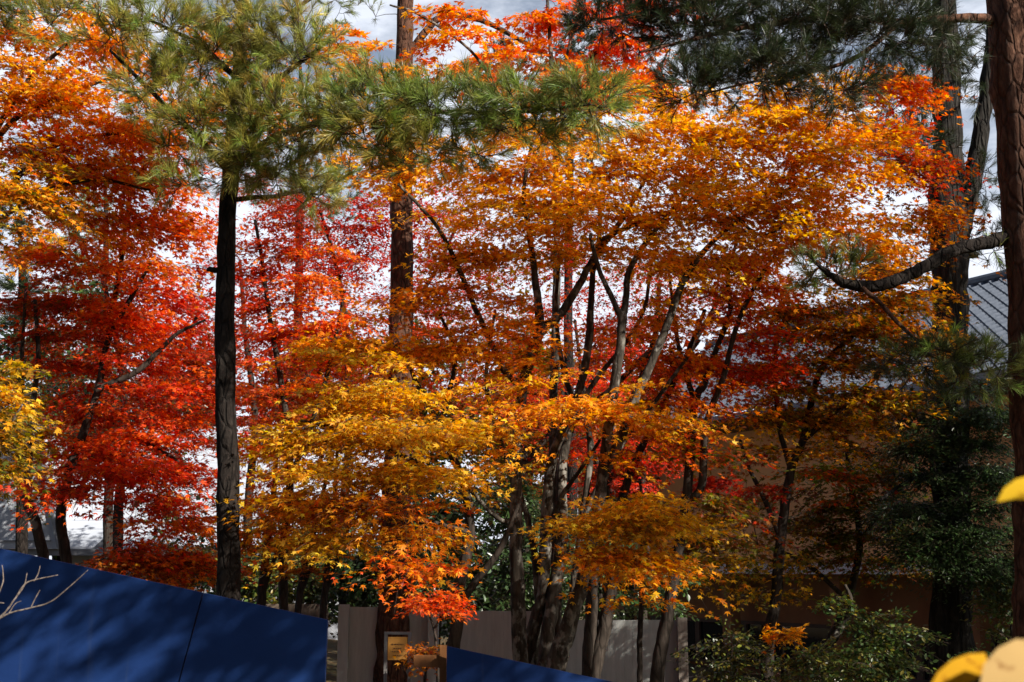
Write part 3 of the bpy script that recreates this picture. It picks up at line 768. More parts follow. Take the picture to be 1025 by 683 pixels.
    T.stem([(438,683,3.5),(437,655,3),(434,630,2.5),(428,610,2)], ground=True, seg=6)
    T.stem([(434,630,2.2),(442,615,2),(448,603,1.5)], part='branch', seg=6)
    T.maple([(417,599,12,5,6,['RO'],8.6,.14), (447,601,14,9,12,['RO'],8.6,.16)], R=.12, leaves=9, size=.034, fans=5)
    T.done()
    T = Tree('maple_shrub', 'low brown orange maple sprig crossing the rail between notice board and post', 'shrub', 425, 7.1, B_DARK)
    T.stem([(424,700,3),(425,680,2.5),(428,660,2)], ground=True, seg=6)
    T.maple([(428,652,10,4,9,['DB','O'],7.0,.1), (416,655,6,4,4,['DB','O'],7.0,.08)], R=.08, leaves=7, size=.026, fans=5)
    T.done()
central()

# ------------------------------------------------------------------ left maples
def left_side():
    T = Tree('maple_tree', 'scarlet maple with curved dark trunk rising behind the long blue barrier', 'tree', 62, 12.5, B_DARK, G_M)
    T.stem([(70,600,12),(66,559,11),(61,511,10),(73,459,9),(88,420,8),(99,385,7),(108,341,6),(130,300,5),(150,265,3)], 11.8, 12.1, ground=True)
    T.stem([(108,341,6),(112,310,5),(119,276,5),(126,225,4),(135,170,3)], part='branch')
    T.stem([(96,390,7),(136,372,6),(160,350,5),(178,333,4),(205,320,2.5)], 11.9, 11.9, part='branch')
    T.stem([(70,465,6),(110,440,5),(150,445,4),(190,470,3)], 12.5, 11.8, part='branch')
    T.maple([(60,250,60,22,22,['RO','O']), (130,265,60,26,26,['RO','O'],12.2), (60,300,50,25,18,['RO']), (140,315,70,28,28,['RO'],12.2), (190,300,35,40,14,['R','P'],13),
             (110,360,80,28,26,['RO','R'],12.2), (180,385,50,30,16,['RO','R'],12), (80,410,60,22,14,['R','RO']), (150,435,70,28,22,['RO'],12), (215,410,25,40,8,['RO'],12),
             (130,468,40,14,12,['RO','P'],11.4), (65,487,35,12,10,['R','RO'],11.4), (165,500,35,24,12,['RO','R'],11.6), (190,525,40,28,12,['RO','O'],11.6), (140,555,45,14,10,['DB','RO'],11.6),
             (165,560,45,16,14,['DB','O'],11.6), (190,470,40,25,14,['RO','R'],11.8), (120,580,50,10,10,['O','DB'],11.4), (205,555,25,25,8,['DB','RO'],11.8), (95,450,50,16,12,['R','RO'],12)], R=.32)
    T.done()
    T = Tree('maple_tree', 'crooked maple with white patched trunk in front of the pale gable wall', 'tree', 38, 12.0, B_MAPLE, G_M)
    T.stem([(46,600,11),(43,556,11),(34,518,10),(26,498,10),(29,470,8),(30,430,6),(38,360,5),(35,300,4)], ground=True)
    T.stem([(29,475,5),(24,420,5),(22,360,4),(26,290,3)], part='branch')
    T.maple([(20,300,40,30,10,['R','DB']), (10,440,40,40,10,['OG','G'])], R=.3)
    T.done()
    # orange maple from outside the left edge, upper left
    T = Tree('maple_tree', 'glowing orange maple reaching in high from beyond the left edge', 'tree', -70, 10.5, B_DARK, G_M)
    T.stem([(-70,620,26),(-75,480,24),(-70,330,20),(-60,230,15),(-50,150,10),(-40,60,6)], ground=True)
    T.stem([(-60,225,9),(-10,140,7),(25,85,5),(60,50,4),(100,20,2.5)], part='branch')
    T.stem([(-62,240,9),(0,135,6),(40,105,5),(90,85,4),(140,70,2.5)], part='branch')
    T.stem([(-65,260,9),(10,185,6),(50,148,5),(100,135,4),(165,130,2.5)], part='branch')
    T.stem([(-66,280,8),(20,205,5),(90,180,4),(150,190,2.5)], part='branch')
    T.maple([(30,30,60,35,22,['O','G']), (110,45,50,40,18,['O','G']), (60,95,70,30,24,['O','G']), (130,130,60,35,26,['A','O']), (50,150,60,25,18,['O','RO']),
             (110,180,70,28,26,['A','O','RO'],10.8), (170,170,40,40,16,['O','RO'],11), (190,225,25,25,10,['O','RO'],11), (40,195,55,28,24,['O','A','OG'],9.8), (190,110,50,35,14,['O','A'],11.2), (270,110,40,35,10,['A','O'],11.4), (220,60,60,30,10,['O','A'],11.4), (130,215,60,20,14,['O','RO'],11)], R=.31)
    T.done()
    T = Tree('maple_tree', 'yellow maple hanging low in from the left edge beside the red one', 'tree', -60, 8.2, B_DARK, G_M)
    T.stem([(-60,640,16),(-62,520,14),(-55,430,10),(-45,360,6),(-30,320,4)], ground=True)
    T.stem([(-56,440,7),(-20,420,5),(15,400,3),(40,390,2)], part='branch')
    T.stem([(-58,470,6),(-20,440,4),(10,420,3),(40,425,2)], part='branch')
    T.stem([(-60,500,6),(-30,470,4),(0,440,3),(22,405,2)], 8.2, 7.8, part='branch', bark=B_PALE)
    T.maple([(-4,375,35,14,10,['G','OG']), (6,432,35,20,11,['G','OG'],8), (-9,410,35,25,10,['G','OG'],7.9), (-4,465,40,18,8,['OG','G']), (6,395,30,18,7,['G','Y'],8)], R=.2, leaves=11, size=.043)
    T.done()
    # red and orange maples between the two left pines
    T = Tree('maple_tree', 'slender red orange maple just right of the dark straight pine trunk', 'tree', 285, 14.5, B_DARK, G_M)
    T.stem([(285,640,9),(283,560,9),(290,480,8),(284,400,6),(270,320,5),(262,260,4),(255,220,3)], ground=True)
    T.stem([(290,480,6),(320,400,5),(335,340,4),(345,290,3)], part='branch')
    T.maple([(320,280,60,30,16,['RO','O']), (360,350,50,25,12,['O','RO']), (255,270,30,40,14,['RO','P']), (290,250,40,30,8,['RO','R']), (280,330,50,35,22,['RO','R']), (330,320,50,30,14,['O','RO']), (270,390,45,30,16,['RO','DB']), (260,445,40,30,12,['RO','O']),
             (330,385,60,25,12,['O','RO']), (270,500,45,28,14,['O','RO'],14), (240,540,25,40,8,['O','DB'],14), (310,540,40,25,10,['DB','O'],14)], R=.32)
    T.done()
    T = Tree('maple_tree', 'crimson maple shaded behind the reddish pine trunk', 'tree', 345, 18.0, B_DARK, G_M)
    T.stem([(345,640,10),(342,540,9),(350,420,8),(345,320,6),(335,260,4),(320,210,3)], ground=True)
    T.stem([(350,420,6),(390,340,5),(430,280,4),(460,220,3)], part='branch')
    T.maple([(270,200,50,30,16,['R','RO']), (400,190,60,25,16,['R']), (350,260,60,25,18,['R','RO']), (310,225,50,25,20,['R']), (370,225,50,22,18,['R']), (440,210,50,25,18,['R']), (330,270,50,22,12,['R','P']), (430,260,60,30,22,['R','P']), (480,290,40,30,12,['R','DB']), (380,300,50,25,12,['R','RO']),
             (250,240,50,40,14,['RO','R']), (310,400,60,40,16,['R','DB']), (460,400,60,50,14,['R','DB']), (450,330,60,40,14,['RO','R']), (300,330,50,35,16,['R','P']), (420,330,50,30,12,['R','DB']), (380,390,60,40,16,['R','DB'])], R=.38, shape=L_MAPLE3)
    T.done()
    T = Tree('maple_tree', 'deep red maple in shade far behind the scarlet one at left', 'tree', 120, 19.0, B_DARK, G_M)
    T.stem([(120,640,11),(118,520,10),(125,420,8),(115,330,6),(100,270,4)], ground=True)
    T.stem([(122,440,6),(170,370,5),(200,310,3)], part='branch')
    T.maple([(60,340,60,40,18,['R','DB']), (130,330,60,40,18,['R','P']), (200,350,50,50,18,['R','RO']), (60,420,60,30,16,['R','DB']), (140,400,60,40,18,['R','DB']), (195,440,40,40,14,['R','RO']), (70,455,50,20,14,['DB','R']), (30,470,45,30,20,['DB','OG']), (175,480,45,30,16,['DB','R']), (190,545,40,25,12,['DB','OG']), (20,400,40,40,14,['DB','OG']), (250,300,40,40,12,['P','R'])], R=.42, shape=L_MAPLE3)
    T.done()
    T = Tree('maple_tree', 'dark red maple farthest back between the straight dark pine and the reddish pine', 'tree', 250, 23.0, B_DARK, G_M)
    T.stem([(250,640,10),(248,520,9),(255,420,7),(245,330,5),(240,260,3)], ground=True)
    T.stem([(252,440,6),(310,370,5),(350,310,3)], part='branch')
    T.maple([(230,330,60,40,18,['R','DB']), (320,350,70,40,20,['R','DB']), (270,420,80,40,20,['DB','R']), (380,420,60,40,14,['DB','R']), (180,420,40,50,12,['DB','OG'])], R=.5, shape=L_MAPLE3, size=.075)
    T.done()
    T = Tree('evergreen_tree', 'dark green tree far behind the scarlet maple at left', 'tree', 110, 24.0, B_DARK)
    T.stem([(110,640,12),(108,520,10),(112,420,8),(106,330,5),(108,270,3)], ground=True)
    T.maple([(60,430,60,40,18,['D','E']), (140,430,60,40,18,['D','E']), (100,360,60,40,18,['D','E']), (110,300,45,30,12,['E']), (20,370,40,50,14,['D','E']), (190,500,40,25,10,['D','OG'])], R=.5, shape=L_OVAL, size=.11, jit=.5, flat=.5, lay=0)
    T.done(M_EVER)
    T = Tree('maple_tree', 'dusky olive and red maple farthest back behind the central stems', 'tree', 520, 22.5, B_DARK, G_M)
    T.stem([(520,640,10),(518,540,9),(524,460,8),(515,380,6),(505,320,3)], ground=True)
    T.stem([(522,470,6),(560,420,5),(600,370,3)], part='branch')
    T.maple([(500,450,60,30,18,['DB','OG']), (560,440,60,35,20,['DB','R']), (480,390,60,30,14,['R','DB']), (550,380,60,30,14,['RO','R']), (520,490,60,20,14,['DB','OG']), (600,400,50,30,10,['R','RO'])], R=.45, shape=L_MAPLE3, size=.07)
    T.done()
    for (px, d, pal, shp, lb) in ((60, 31, ['D','E'], L_OVAL, 'broad dark green tree on the skyline left of the straight dark pine'), (190, 33, ['R','DB'], L_MAPLE3, 'dull red tree on the skyline just left of the straight dark pine'),
                                (310, 32, ['DB','R'], L_MAPLE3, 'dull brown red tree on the skyline between the two left pine trunks'), (420, 34, ['D','OG'], L_OVAL, 'dark olive tree on the skyline right of the reddish pine trunk'),
                                (530, 31, ['DB','OG'], L_MAPLE3, 'brown olive tree on the skyline behind the central stems'), (630, 33, ['R','DB'], L_MAPLE3, 'dull red tree on the skyline behind the forked dark maple')):
        T = Tree('broadleaf_tree', lb, 'tree', px, d, B_DARK, 'trees on the skyline')
        T.stem([(px, 640, 12), (px - 3, 520, 10), (px + 2, 420, 8), (px - 1, 340, 4)], ground=True)
        T.stem([(px - 2, 460, 6), (px + 30, 400, 5), (px + 45, 360, 3)], part='branch'); T.stem([(px - 2, 480, 6), (px - 28, 420, 5), (px - 40, 370, 3)], part='branch')
        T.maple([(px, 350, 55, 30, 20, pal), (px - 25, 400, 55, 35, 24, pal), (px + 28, 405, 55, 35, 24, pal), (px, 460, 65, 35, 26, pal), (px + 10, 510, 60, 25, 14, pal)], R=.75, leaves=13, size=.17, shape=shp, jit=.5, flat=.5, lay=0, thick=.006)
        T.done()
    # thin stems behind the barrier end
    for (px, lean, d, dd, lb) in ((262, 12, 15.2, 9, 'dark thin maple leaning right beyond the brown fence, nearest the pine trunk'), (300, 24, 16.0, 7, 'dark thin maple leaning far right beyond the brown fence'),
                              (325, 10, 15.6, 7, 'dark thin upright maple behind the end of the brown fence')):
        T = Tree('maple_tree', lb, 'tree', px, d, B_DARK, 'thin dark maples behind the fence')
        T.stem([(px - 4, 640, dd), (px, 590, dd), (px + lean * .5, 540, dd * .8), (px + lean, 490, dd * .6), (px + lean * 1.3, 440, 3)], ground=True)
        T.stem([(px, 595, dd * .6), (px + 12 + lean * .3, 550, 4), (px + 25 + lean, 500, 2.5)], part='branch')
        T.maple([(px + lean, 470, 40, 30, 8, ['DB', 'O']), (px + 20, 520, 40, 22, 7, ['O', 'DB'])], R=.33, shape=L_MAPLE3)
        T.done()
left_side()

# ------------------------------------------------------------------ maples behind and on the right
def right_side():
    T = Tree('maple_tree', 'pinkish red maple far behind the central stems near the roof edge', 'tree', 640, 19.5, B_DARK, G_M)
    T.stem([(640,650,11),(645,540,10),(640,430,8),(655,340,6),(660,280,4)], ground=True)
    T.stem([(640,430,6),(690,350,5),(730,280,4)], part='branch')
    T.stem([(645,540,6),(600,470,5),(585,400,4),(575,320,3)], part='branch')
    T.maple([(600,270,80,40,12,['R','RO']), (520,310,60,50,12,['RO','R']), (560,400,70,40,12,['RO','R']), (650,300,70,35,18,['P','R']), (600,320,50,40,14,['R','DB']), (640,370,70,30,16,['P','R']), (720,280,50,40,14,['R','P']), (600,460,60,35,16,['P','R']), (660,460,40,25,10,['P']), (560,260,50,40,10,['R']),
             (510,260,40,40,9,['R','DB']), (530,380,50,40,10,['R','DB'])], R=.42, shape=L_MAPLE3)
    T.done()
    T = Tree('maple_tree', 'dusky orange maple with forked trunk before the beige wall', 'tree', 770, 12.8, B_DARK, G_M)
    T.stem([(767,683,13),(769,641,12),(776,597,11),(781,535,10),(791,470,9),(803,440,8),(822,368,6),(866,324,4),(895,290,3)], ground=True)
    T.stem([(791,470,6),(778,420,5),(776,350,4),(790,300,3)], part='branch')
    T.stem([(781,540,6),(765,500,5),(750,470,4),(740,440,3)], part='branch')
    T.stem([(803,440,6),(850,400,5),(890,360,4),(905,300,3)], 12.8, 12.2, part='branch')
    T.maple([(850,330,80,25,22,['A','OG','O'],12.4), (920,340,30,30,14,['A','O','OG'],12.2), (900,400,40,25,14,['OG','A','DB'],12.2), (760,370,50,25,14,['O','RO']), (790,310,60,28,22,['A','O','OG']), (860,300,60,32,26,['A','O','OG'],12.4), (800,360,70,30,24,['A','O','OG']), (870,360,55,35,22,['A','OG','DB'],12.4), (780,415,60,28,18,['A','OG','DB']), (850,420,60,35,20,['OG','A','O']),
             (905,260,40,30,14,['A','O','OG'],12.2), (910,300,30,40,12,['A','O','OG'],12.2), (840,470,40,20,8,['RO','OG']), (720,480,30,12,5,['R']), (770,490,30,20,6,['R','DB'])], R=.32)
    T.done()
    T = Tree('maple_tree', 'greenish brown maple low in the shade under the dusky orange one', 'tree', 860, 13.8, B_DARK, G_M)
    T.stem([(815,683,9),(830,640,9),(848,600,8),(860,540,7),(850,480,5),(845,430,3)], ground=True)
    T.stem([(860,545,5),(885,500,4),(900,450,3)], part='branch')
    T.stem([(848,600,5),(800,560,4),(740,540,3),(710,530,2)], 13.8, 12.8, part='branch')
    T.maple([(720,540,50,22,12,['OG','DB'],12.8), (770,560,50,22,12,['OG','G'],13), (700,560,30,18,7,['OG','G'],12.6), (850,505,50,28,14,['OG','DB']), (830,470,40,22,8,['OG']), (890,470,40,40,12,['OG','DB']), (870,560,60,25,14,['DB','OG']),
             (830,540,40,20,8,['OG']), (900,520,40,30,12,['OG','E']), (740,500,50,25,10,['OG','DB']), (800,520,50,30,14,['OG','DB']), (690,520,25,18,6,['OG','G'],12.6)], R=.32)
    T.done()
    T = Tree('maple_tree', 'short pale trunk leaning right in the sun above the green bush', 'tree', 815, 11.6, B_MAPLE, G_M)
    T.stem([(812,683,10),(822,658,9),(833,640,8),(846,620,6),(851,600,4),(845,585,3)], ground=True)
    T.maple([(845,600,14,10,5,['E','OG'])], R=.15, leaves=7, size=.045)
    T.done(M_LEAF)
    T = Tree('maple_shrub', 'little golden maple sprig low against the dark trunk by the wall', 'shrub', 785, 11.4, B_DARK)
    T.stem([(782,690,3),(783,660,3),(782,640,2)], ground=True, seg=6)
    T.maple([(784,628,14,8,6,['G','O'],11.4,.12)], R=.14, leaves=7, size=.05)
    T.done()
right_side()

# ------------------------------------------------------------------ pines
def pines():
    T = Tree('pine_tree', 'straight dark pine at left with yellow green sunlit crown and long bough', 'tree', 229, 10.0, B_PINE, G_P)
    T.stem([(229,683,25),(229,600,23),(228,500,22),(226,400,21),(225,300,20),(229,200,18),(236,100,15),(242,30,12),(246,-60,9)], ground=True, seg=14, wob=.12)
    T.stem([(224,272,7),(214,270,6),(208,269,5)], part='branch_stub')
    T.stem([(232,170,9),(270,140,8),(330,120,7),(390,112,6),(450,112,5),(520,112,4),(590,104,3)], 10.0, 8.4, part='branch')
    T.stem([(232,175,8),(190,130,6),(150,90,5),(110,50,3)], 10.0, 9.2, part='branch')
    T.stem([(236,110,7),(290,70,5),(330,40,3)], 10.0, 9.4, part='branch')
    T.stem([(238,80,7),(200,45,5),(150,20,3)], 10, 9.4, part='branch')
    T.stem([(230,200,6),(280,195,4),(330,185,3)], 10, 10.6, part='branch')
    T.stem([(240,60,6),(240,10,5),(200,-40,3)], 10, 9.2, part='branch')
    T.pine([(230,50,70,45,79,['N','NY'],9.6), (160,40,60,40,60,['N','NY'],9.4), (290,50,60,45,66,['N','NY'],9.5), (200,120,70,40,79,['NY','N'],9.6), (285,120,60,40,66,['N','NY'],9.5),
            (100,20,50,25,31,['N','NY'],9.3), (30,20,50,22,29,['NY','N'],9.2), (215,165,60,26,39,['NY','N'],9.6), (275,160,40,26,28,['NY','N'],9.6), (300,195,45,16,15,['NY','N'],10), (190,185,35,16,9,['NY','N'],9.7), (250,165,40,22,24,['NY','N'],9.8), (320,185,40,14,21,['ND','N'],10.6), (150,85,40,30,26,['NY','N'],9.4),
            (390,100,62,28,52,['N'],8.9), (375,135,60,28,48,['N','NY'],8.9), (450,112,60,32,62,['N'],8.7), (520,112,55,30,58,['N'],8.5), (585,104,40,24,44,['N'],8.4), (340,120,40,40,26,['N','NY'],9.2), (430,160,60,16,21,['NY','N'],8.8)],
           length=.125, nn=46)
    T.done(M_NEEDLE)
    # cones on the pine's twigs belong to the crown already; the second, reddish trunk
    T = Tree('pine_tree', 'tall reddish pine trunk left of centre running out of the top', 'tree', 395, 15.0, B_RED, G_P)
    T.stem([(391,690,34),(393,620,32),(396,540,29),(399,430,26),(401,300,24),(402,200,23),(403,100,19),(405,30,18),(406,-60,15),(408,-170,12)], ground=True, seg=14, wob=.12)
    T.stem([(404,60,8),(440,18,8),(480,20,6),(520,40,5),(560,62,3)], part='branch')
    T.stem([(406,-40,7),(340,-20,6),(280,20,4)], part='branch')
    T.stem([(407,-90,7),(480,-70,6),(560,-40,4)], part='branch')
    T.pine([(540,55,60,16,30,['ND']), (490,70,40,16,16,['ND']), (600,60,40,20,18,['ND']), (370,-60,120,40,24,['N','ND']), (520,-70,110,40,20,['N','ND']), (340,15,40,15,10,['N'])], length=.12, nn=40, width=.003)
    T.done(M_NEEDLE)
    # near pine at the right edge
    T = Tree('pine_tree', 'thick rust barked pine trunk cut by the right edge with one drooping limb', 'tree', 1030, 9.6, B_RED, G_P)
    T.stem([(1046,690,58),(1043,560,54),(1039,420,52),(1032,280,50),(1023,150,50),(1013,30,50),(1008,-60,44),(1005,-200,30),(1000,-360,18)], ground=True, seg=16, wob=.1)
    T.stem([(1014,236,16),(985,243,14),(950,252,13),(915,272,13),(880,285,13),(850,285,11),(832,276,7),(815,262,3)], 9.6, 9.4, part='branch', bark=B_PINE)  # darker bark puts the limb's shaded silhouette into its colour
    T.stem([(862,288,5),(880,303,5),(900,325,4),(922,343,4),(950,352,2.5)], 9.4, 9.3, part='branch')
    T.stem([(1006,20,13),(960,18,10),(900,22,9),(840,18,7),(760,25,6),(690,40,4),(640,52,2.5)], 9.6, 8.9, part='branch')
    T.stem([(1008,-30,13),(940,-20,10),(860,-25,9.6),(770,-10,6),(690,5,4),(600,20,2.5)], 9.6, 9.2, part='branch')
    T.stem([(900,22,6),(860,55,5),(820,70,4),(760,80,3),(700,95,2)], 9.4, 8.9, part='branch')
    T.stem([(1010,100,9),(1035,80,9.6),(1080,40,6)], part='branch')
    T.stem([(1005,-200,12),(900,-210,9),(800,-180,6)], part='branch')
    T.stem([(1005,-230,12),(1110,-240,9),(1210,-200,6)], part='branch')
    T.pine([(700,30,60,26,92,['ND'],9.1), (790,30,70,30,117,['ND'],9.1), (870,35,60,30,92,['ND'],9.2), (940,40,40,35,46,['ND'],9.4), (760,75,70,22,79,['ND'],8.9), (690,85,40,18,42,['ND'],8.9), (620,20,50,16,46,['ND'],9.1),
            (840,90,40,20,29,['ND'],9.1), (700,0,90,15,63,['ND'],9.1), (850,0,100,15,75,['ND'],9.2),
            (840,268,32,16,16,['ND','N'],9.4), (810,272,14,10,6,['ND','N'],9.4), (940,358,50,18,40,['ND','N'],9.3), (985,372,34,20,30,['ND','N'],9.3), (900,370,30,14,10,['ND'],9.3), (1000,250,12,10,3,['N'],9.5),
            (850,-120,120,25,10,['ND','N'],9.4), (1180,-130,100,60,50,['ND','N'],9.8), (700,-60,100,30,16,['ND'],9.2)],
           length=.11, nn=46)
    T.done(M_NEEDLE)
    # grey trunk
    T = Tree('conifer_tree', 'thick grey fissured trunk that forks high beside the right edge', 'tree', 952, 13.0, B_GREY, G_P)
    T.stem([(952,690,44),(952,650,41),(952,560,37),(951,450,35),(950,330,35),(950,260,36),(948,215,42),(948,150,30),(946,60,27),(944,-60,22),(942,-220,14)], ground=True, seg=16, wob=.1)
    T.stem([(956,240,24),(966,205,22),(976,160,19),(984,110,17),(992,40,14),(1000,-60,10)], part='trunk')
    T.stem([(966,252,9),(972,255,8),(977,254,6)], part='branch_stub')
    T.stem([(946,110,6),(920,95,4),(890,85,3)], part='branch')
    T.stem([(950,420,5),(985,410,4),(1020,420,3)], 13, 12.0, part='branch')
    T.stem([(950,470,5),(910,480,4),(880,500,3)], 13, 12.0, part='branch')
    T.stem([(950,520,5),(990,530,4),(1030,545,3)], 13, 12.2, part='branch')
    T.stem([(945,-20,6),(880,-30,4),(800,-60,3)], part='branch')
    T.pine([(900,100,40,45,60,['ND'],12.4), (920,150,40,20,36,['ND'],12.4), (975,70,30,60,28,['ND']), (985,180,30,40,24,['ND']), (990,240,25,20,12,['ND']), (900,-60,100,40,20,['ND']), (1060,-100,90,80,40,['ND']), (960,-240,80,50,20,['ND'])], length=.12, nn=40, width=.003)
    T.maple([(970,410,60,25,56,['D','E'],12.2), (920,440,50,28,40,['D'],12.3), (985,470,55,30,52,['D','E'],12.2), (910,505,45,28,36,['D'],12.3), (970,530,60,25,48,['D','E'],12.2), (930,548,44,12,20,['D','E'],12.2), (1000,560,40,20,24,['D'],12.2)],
            R=.27, leaves=30, size=.045, shape=L_BLADE, mat_i=1, droop=.45, fans=7, jit=.2)
    T.done(M_NEEDLE)
    # far conifers
    for (px, top, d, wd, lb, pal) in ((105, 175, 30, 55, 'far green pine seen through the gap above the scarlet maple', ['N','E']), (300, 60, 32, 70, 'far pine behind the straight dark trunk with sky around it', ['N','ND']), (570, 20, 27, 60, 'dark far pine behind the thin white stems at the top', ['ND']),
                                   (20, 200, 24, 40, 'dark spreading pine at the left edge behind the orange maple', ['ND'])):
        T = Tree('pine_tree', lb, 'tree', px, d, B_PINE, G_P)
        T.stem([(px, 640, 13), (px + 2, 480, 11), (px - 2, 330, 9), (px + 1, top + 90, 6), (px, top, 3)], ground=True)
        bl = []
        for k in range(6):
            y = top + k * 30; bl.append((px + rng.uniform(-.4, .4) * wd, y, wd * (.35 + .12 * k), 12, 14 + 3 * k, pal))
        T.pine(bl, length=.2, nn=36, width=.008, spread=.9, back=.2)
        T.done(M_NEEDLE)
pines()

# ------------------------------------------------------------------ undergrowth
def shrubs():
    G = 'evergreen shrubs under the trees'
    rows = [
        (262, 585, 30, 30, 17.8, 26, ['E','OG'], 'dark shrub behind the brown fence under the left pine'),
        (310, 570, 40, 36, 18.6, 34, ['E','OG'], 'olive green shrub behind the brown fence between thin stems'),
        (365, 570, 40, 45, 17.5, 36, ['E','D'], 'dark evergreen shrub left of the reddish pine trunk base'),
        (440, 545, 50, 60, 17.8, 46, ['D','E'], 'dark evergreen shrub behind the fence right of the reddish pine'),
        (520, 540, 55, 65, 18.4, 46, ['D','E'], 'tall dark shrub behind the central trunks'),
        (600, 560, 45, 45, 19.5, 34, ['D','E'], 'dark shrub behind the fence left of the beige wall'),
        (665, 585, 26, 26, 18.2, 18, ['E'], 'small green shrub over the long plain fence by the wall'),
    ]
    rows += [
        (215, 560, 45, 30, 21.5, 34, ['D','E'], 'dark shrub far back behind the straight dark pine'),
        (290, 545, 50, 40, 22.5, 40, ['D','OG'], 'olive dark shrub far back behind the leaning thin maples'),
        (345, 580, 40, 30, 21.0, 34, ['D','E'], 'dark shrub far back in the gap beside the blue barrier'),
        (405, 570, 45, 40, 22.0, 44, ['D','E'], 'dark shrub far back behind the reddish pine'),
        (475, 585, 50, 34, 21.0, 44, ['D','E'], 'dark shrub far back between reddish pine and central trunks'),
        (545, 590, 55, 36, 21.6, 44, ['D','E'], 'dark shrub far back behind the central trunks'),
        (500, 540, 60, 60, 23.5, 50, ['D'], 'tall dark evergreen farthest back behind the golden maples'),
        (420, 530, 55, 50, 24.0, 44, ['D'], 'tall dark evergreen farthest back left of the central trunks'),
    ]
    for (x, y, rx, ry, d, n, pal, lb) in rows:
        T = Tree('evergreen_shrub', lb, 'shrub', x, d, B_DARK, G)
        T.stem([(x - 3, 650, 6), (x, 600, 5), (x + 3, y, 3)], ground=True, seg=6)
        T.stem([(x, 620, 4), (x + rx * .4, 590, 3), (x + rx * .6, y, 2)], part='branch', seg=6)
        T.maple([(x, y, rx, ry, n, pal, d, .7)], R=.34, leaves=14, size=.095, shape=L_OVAL, jit=.5, flat=.5, lay=0)
        T.done(M_EVER)
    rows = [
        (735, 655, 48, 26, 12.6, 30, ['D','OG'], 'dark low bush left of the leaning pale trunk'),
        (815, 668, 40, 20, 11.2, 26, ['E','OG'], 'low bush at the foot of the leaning pale trunk'),
        (878, 648, 46, 34, 11.6, 56, ['E','E','OG'], 'glossy green rounded bush left of the grey trunk'),
        (1010, 595, 32, 42, 12.4, 34, ['E','OG'], 'leafy green bush between grey trunk and right edge'),
        (1000, 668, 34, 18, 11.6, 20, ['E','D'], 'low green bush right of the foot of the grey trunk'),
    ]
    for (x, y, rx, ry, d, n, pal, lb) in rows:
        T = Tree('evergreen_shrub', lb, 'shrub', x, d, B_DARK, G)
        T.stem([(x - 3, 690, 5), (x, 675, 4), (x + 3, y, 3)], ground=True, seg=6)
        T.maple([(x, y, rx, ry, n, pal, d, .4)], R=.2, leaves=11, size=.05, shape=L_OVAL, jit=.5, flat=.5, lay=0)
        T.done(M_EVER)
shrubs()

# ------------------------------------------------------------------ bare shrub and near leaves
def near_things():
    T = Tree('bare_shrub', 'leafless pale branched shrub in front of the blue barrier at the left', 'shrub', -60, 4.2, B_PALE)
    T.stem([(-70,690,9),(-62,665,8),(-50,645,7),(-20,628,5)], ground=True, seg=8)
    def b(pts, d=4.2, d1=None): T.stem(pts, d, d1, part='branch', seg=6)
    b([(-30,634,2.92),(0,617,1.99),(14,600,1.75),(24,585,1.52),(34,580,1.17),(58,575,0.70)])
    b([(-25,631,2.92),(-5,621,1.99),(10,613,1.52),(30,608,1.40),(50,602,1.17),(68,588,0.94),(88,570,0.58)])
    b([(14,600,1.29),(24,586,1.17),(27,573,0.70)]); b([(34,581,1.05),(38,574,0.94),(40,566,0.65)])
    b([(9,613,1.05),(15,604,0.88),(21,601,0.58)]); b([(31,607,1.05),(36,597,0.94),(40,590,0.65)])
    b([(-10,612,1.40),(2,585,1.29),(3,574,1.05),(2,565,0.70)]); b([(-22,622,1.29),(-10,604,1.17),(4,603,0.82)])
    # near twig with big yellow leaves, growing from a young tree outside the right edge
    T = Tree('young_tree', 'blurred twig with large yellow leaves close by at the right edge', 'tree', 1300, 1.1, B_TWIG)
    T.stem([(1330,690,16),(1325,560,15),(1310,420,12),(1290,300,9)], ground=True, seg=8)
    T.stem([(1328,600,8),(1220,620,6),(1120,640,4),(1040,655,3),(1000,664,2)], 1.1, 1.0, part='branch', seg=6)
    T.stem([(1320,480,7),(1200,480,5),(1100,490,3),(1040,494,2)], 1.1, 1.05, part='branch', seg=6)
    def leaf(pts, d, c, fold=.006):
        x0 = np.mean([q[0] for q in pts]); y0 = np.mean([q[1] for q in pts])      # blades lie open to the sun, upper right side tilted away
        P = np.array([at(x, y, d + dd * .3 + (.45 * (x - x0) - .5 * (y - y0)) / F) for (x, y, dd) in pts]); m = P.mean(0) + np.array([0, -fold, 0])
        q = np.vstack([P, m]); n = len(P)
        bm = MB(); bm.add(q, [(k, (k + 1) % n, n) for k in range(n)], 0, np.tile(c, (n + 1, 1)))
        bm.build('leaf', M_NEARLEAF, T.t, True)
    leaf([(928,690,.03),(938,672,.02),(952,660,.01),(968,654,0),(985,653,0),(990,668,.01),(975,680,.02),(950,690,.03)], 1.0, (.40,.21,.008))
    leaf([(980,684,0),(984,664,0),(998,648,-.02),(1016,639,-.03),(1040,640,-.03),(1070,660,-.02),(1060,700,.01),(1020,705,.02),(985,700,.02)], .97, (.36,.24,.095))  # creamier colour puts the sunlit highlight into this blade
    leaf([(997,502,.02),(1004,488,.01),(1016,479,0),(1036,474,-.01),(1060,480,0),(1070,496,.01),(1040,500,.02),(1015,499,.02)], 1.05, (.42,.26,.01))
near_things()

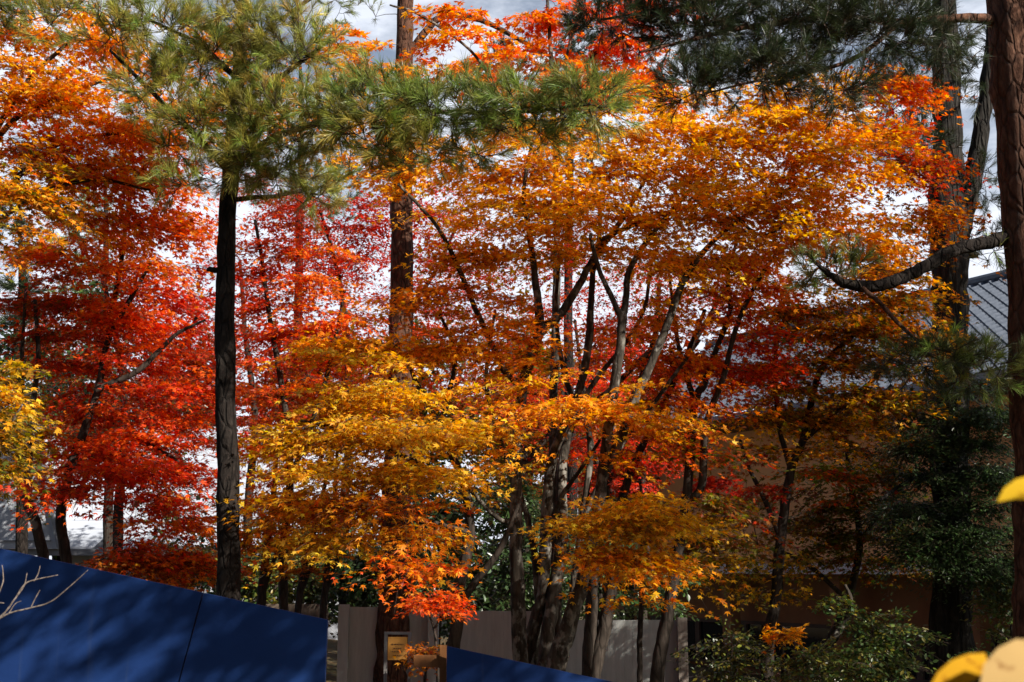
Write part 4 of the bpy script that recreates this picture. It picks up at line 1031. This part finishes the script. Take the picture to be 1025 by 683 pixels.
# ------------------------------------------------------------------ unseen trees added on the right, crowns placed to throw shade and dapples
def shade_trees():
    def W(x, y, lb, h, bl, kind, rad=.18, kw=None):
        gz = float(ground_z(x, y))
        T = Tree.__new__(Tree); T.d = y; T.base = np.array([x, y, gz]); T.bark = B_DARK if kind == 'm' else B_PINE; T.twig = B_TWIG; T.N = []; T.mb = MB()
        T.stemoff = 0; T.t = thing('maple_tree' if kind == 'm' else 'pine_tree', lb, 'tree', T.base, 'unseen shade trees added outside the right edge')
        T.stem([(x, y, gz - .1, rad), (x + .1, y, gz + h * .35, rad * .85), (x - .1, y + .1, gz + h * .7, rad * .6), (x, y, gz + h, rad * .2)], world=True)
        for k in range(5):
            a = k * 1.3 + x; z = gz + h * (.42 + .11 * k); L = h * .24
            T.stem([(x, y, z, rad * .35), (x + math.cos(a) * L * .5, y + math.sin(a) * L * .5, z + L * .25, rad * .22), (x + math.cos(a) * L, y + math.sin(a) * L, z + L * .3, rad * .08)], world=True, part='branch')
        T.sample = lambda b, d: (np.array(b[0:3], float), np.array([b[3], 0, b[8]]))
        bb = [(cx, cy, cz, rx, n, pal, y, rx, rz) for (cx, cy, cz, rx, rz, n, pal) in bl]
        if kind == 'm': T.maple(bb, **kw)
        else: T.pine(bb, length=.15, nn=34, width=.006, spread=.9)
        T.done(M_LEAF if kind == 'm' else M_NEEDLE)
    W(12.2, 7.0, 'unseen broad dark shade pine outside the right edge farthest from the camera', 12, [(11.8, 7.2, 9.6, 1.4, 1.2, 60, ['ND']), (11.6, 6.8, 7.0, 2.2, 1.4, 130, ['ND']), (10.5, 7.6, 5.0, 2.2, 1.2, 160, ['ND'])], 'p')
    W(9.6, 9.0, 'unseen dark shade pine outside the right edge level with the fence', 9, [(9.2, 8.1, 7.6, 1.8, 1.2, 190, ['ND']), (8.6, 7.8, 5.6, 1.8, 1.0, 120, ['ND']), (6.9, 8.6, 7.1, 1.2, .8, 110, ['ND']), (9.0, 9.6, 7.2, 1.5, .9, 150, ['ND'])], 'p')
    W(7.8, 5.4, 'unseen tall shade pine outside the right edge beside the garden', 8, [(8.8, 4.6, 6.8, 1.6, 1.1, 170, ['ND']), (8.2, 4.4, 4.8, 1.7, .9, 90, ['ND']), (6.9, 5.9, 6.6, 1.1, 1.0, 80, ['ND']), (6.6, 4.5, 7.0, .9, .5, 50, ['ND'])], 'p')
    W(5.2, 6.0, 'unseen slender shade maple outside the right edge between the near maple and the pines', 6.2, [(3.35, 6.4, 5.6, .85, .3, 34, ['O', 'G']), (5.35, 6.6, 5.35, .9, .35, 24, ['O', 'G'])], 'm', .08, dict(R=.3, leaves=13, size=.06, lay=0, droop=.05))
    W(4.4, 2.6, 'unseen leafy shade maple outside the right edge nearest the camera', 5.6, [(.8, 3.5, 4.25, .5, .2, 20, ['O', 'G']), (2.1, 3.5, 4.1, .6, .28, 27, ['O', 'G']), (3.3, 3.6, 3.85, .6, .35, 34, ['O', 'G']), (4.4, 3.6, 3.6, .6, .4, 40, ['O', 'G']), (3.0, 4.6, 4.05, .4, .2, 26, ['O', 'G']), (3.8, 2.7, 4.6, .9, .4, 16, ['O', 'G']), (2.0, 2.6, 4.7, .9, .3, 12, ['O', 'G'])], 'm', .11, dict(R=.25, leaves=13, size=.058, lay=0, droop=.05))
shade_trees()
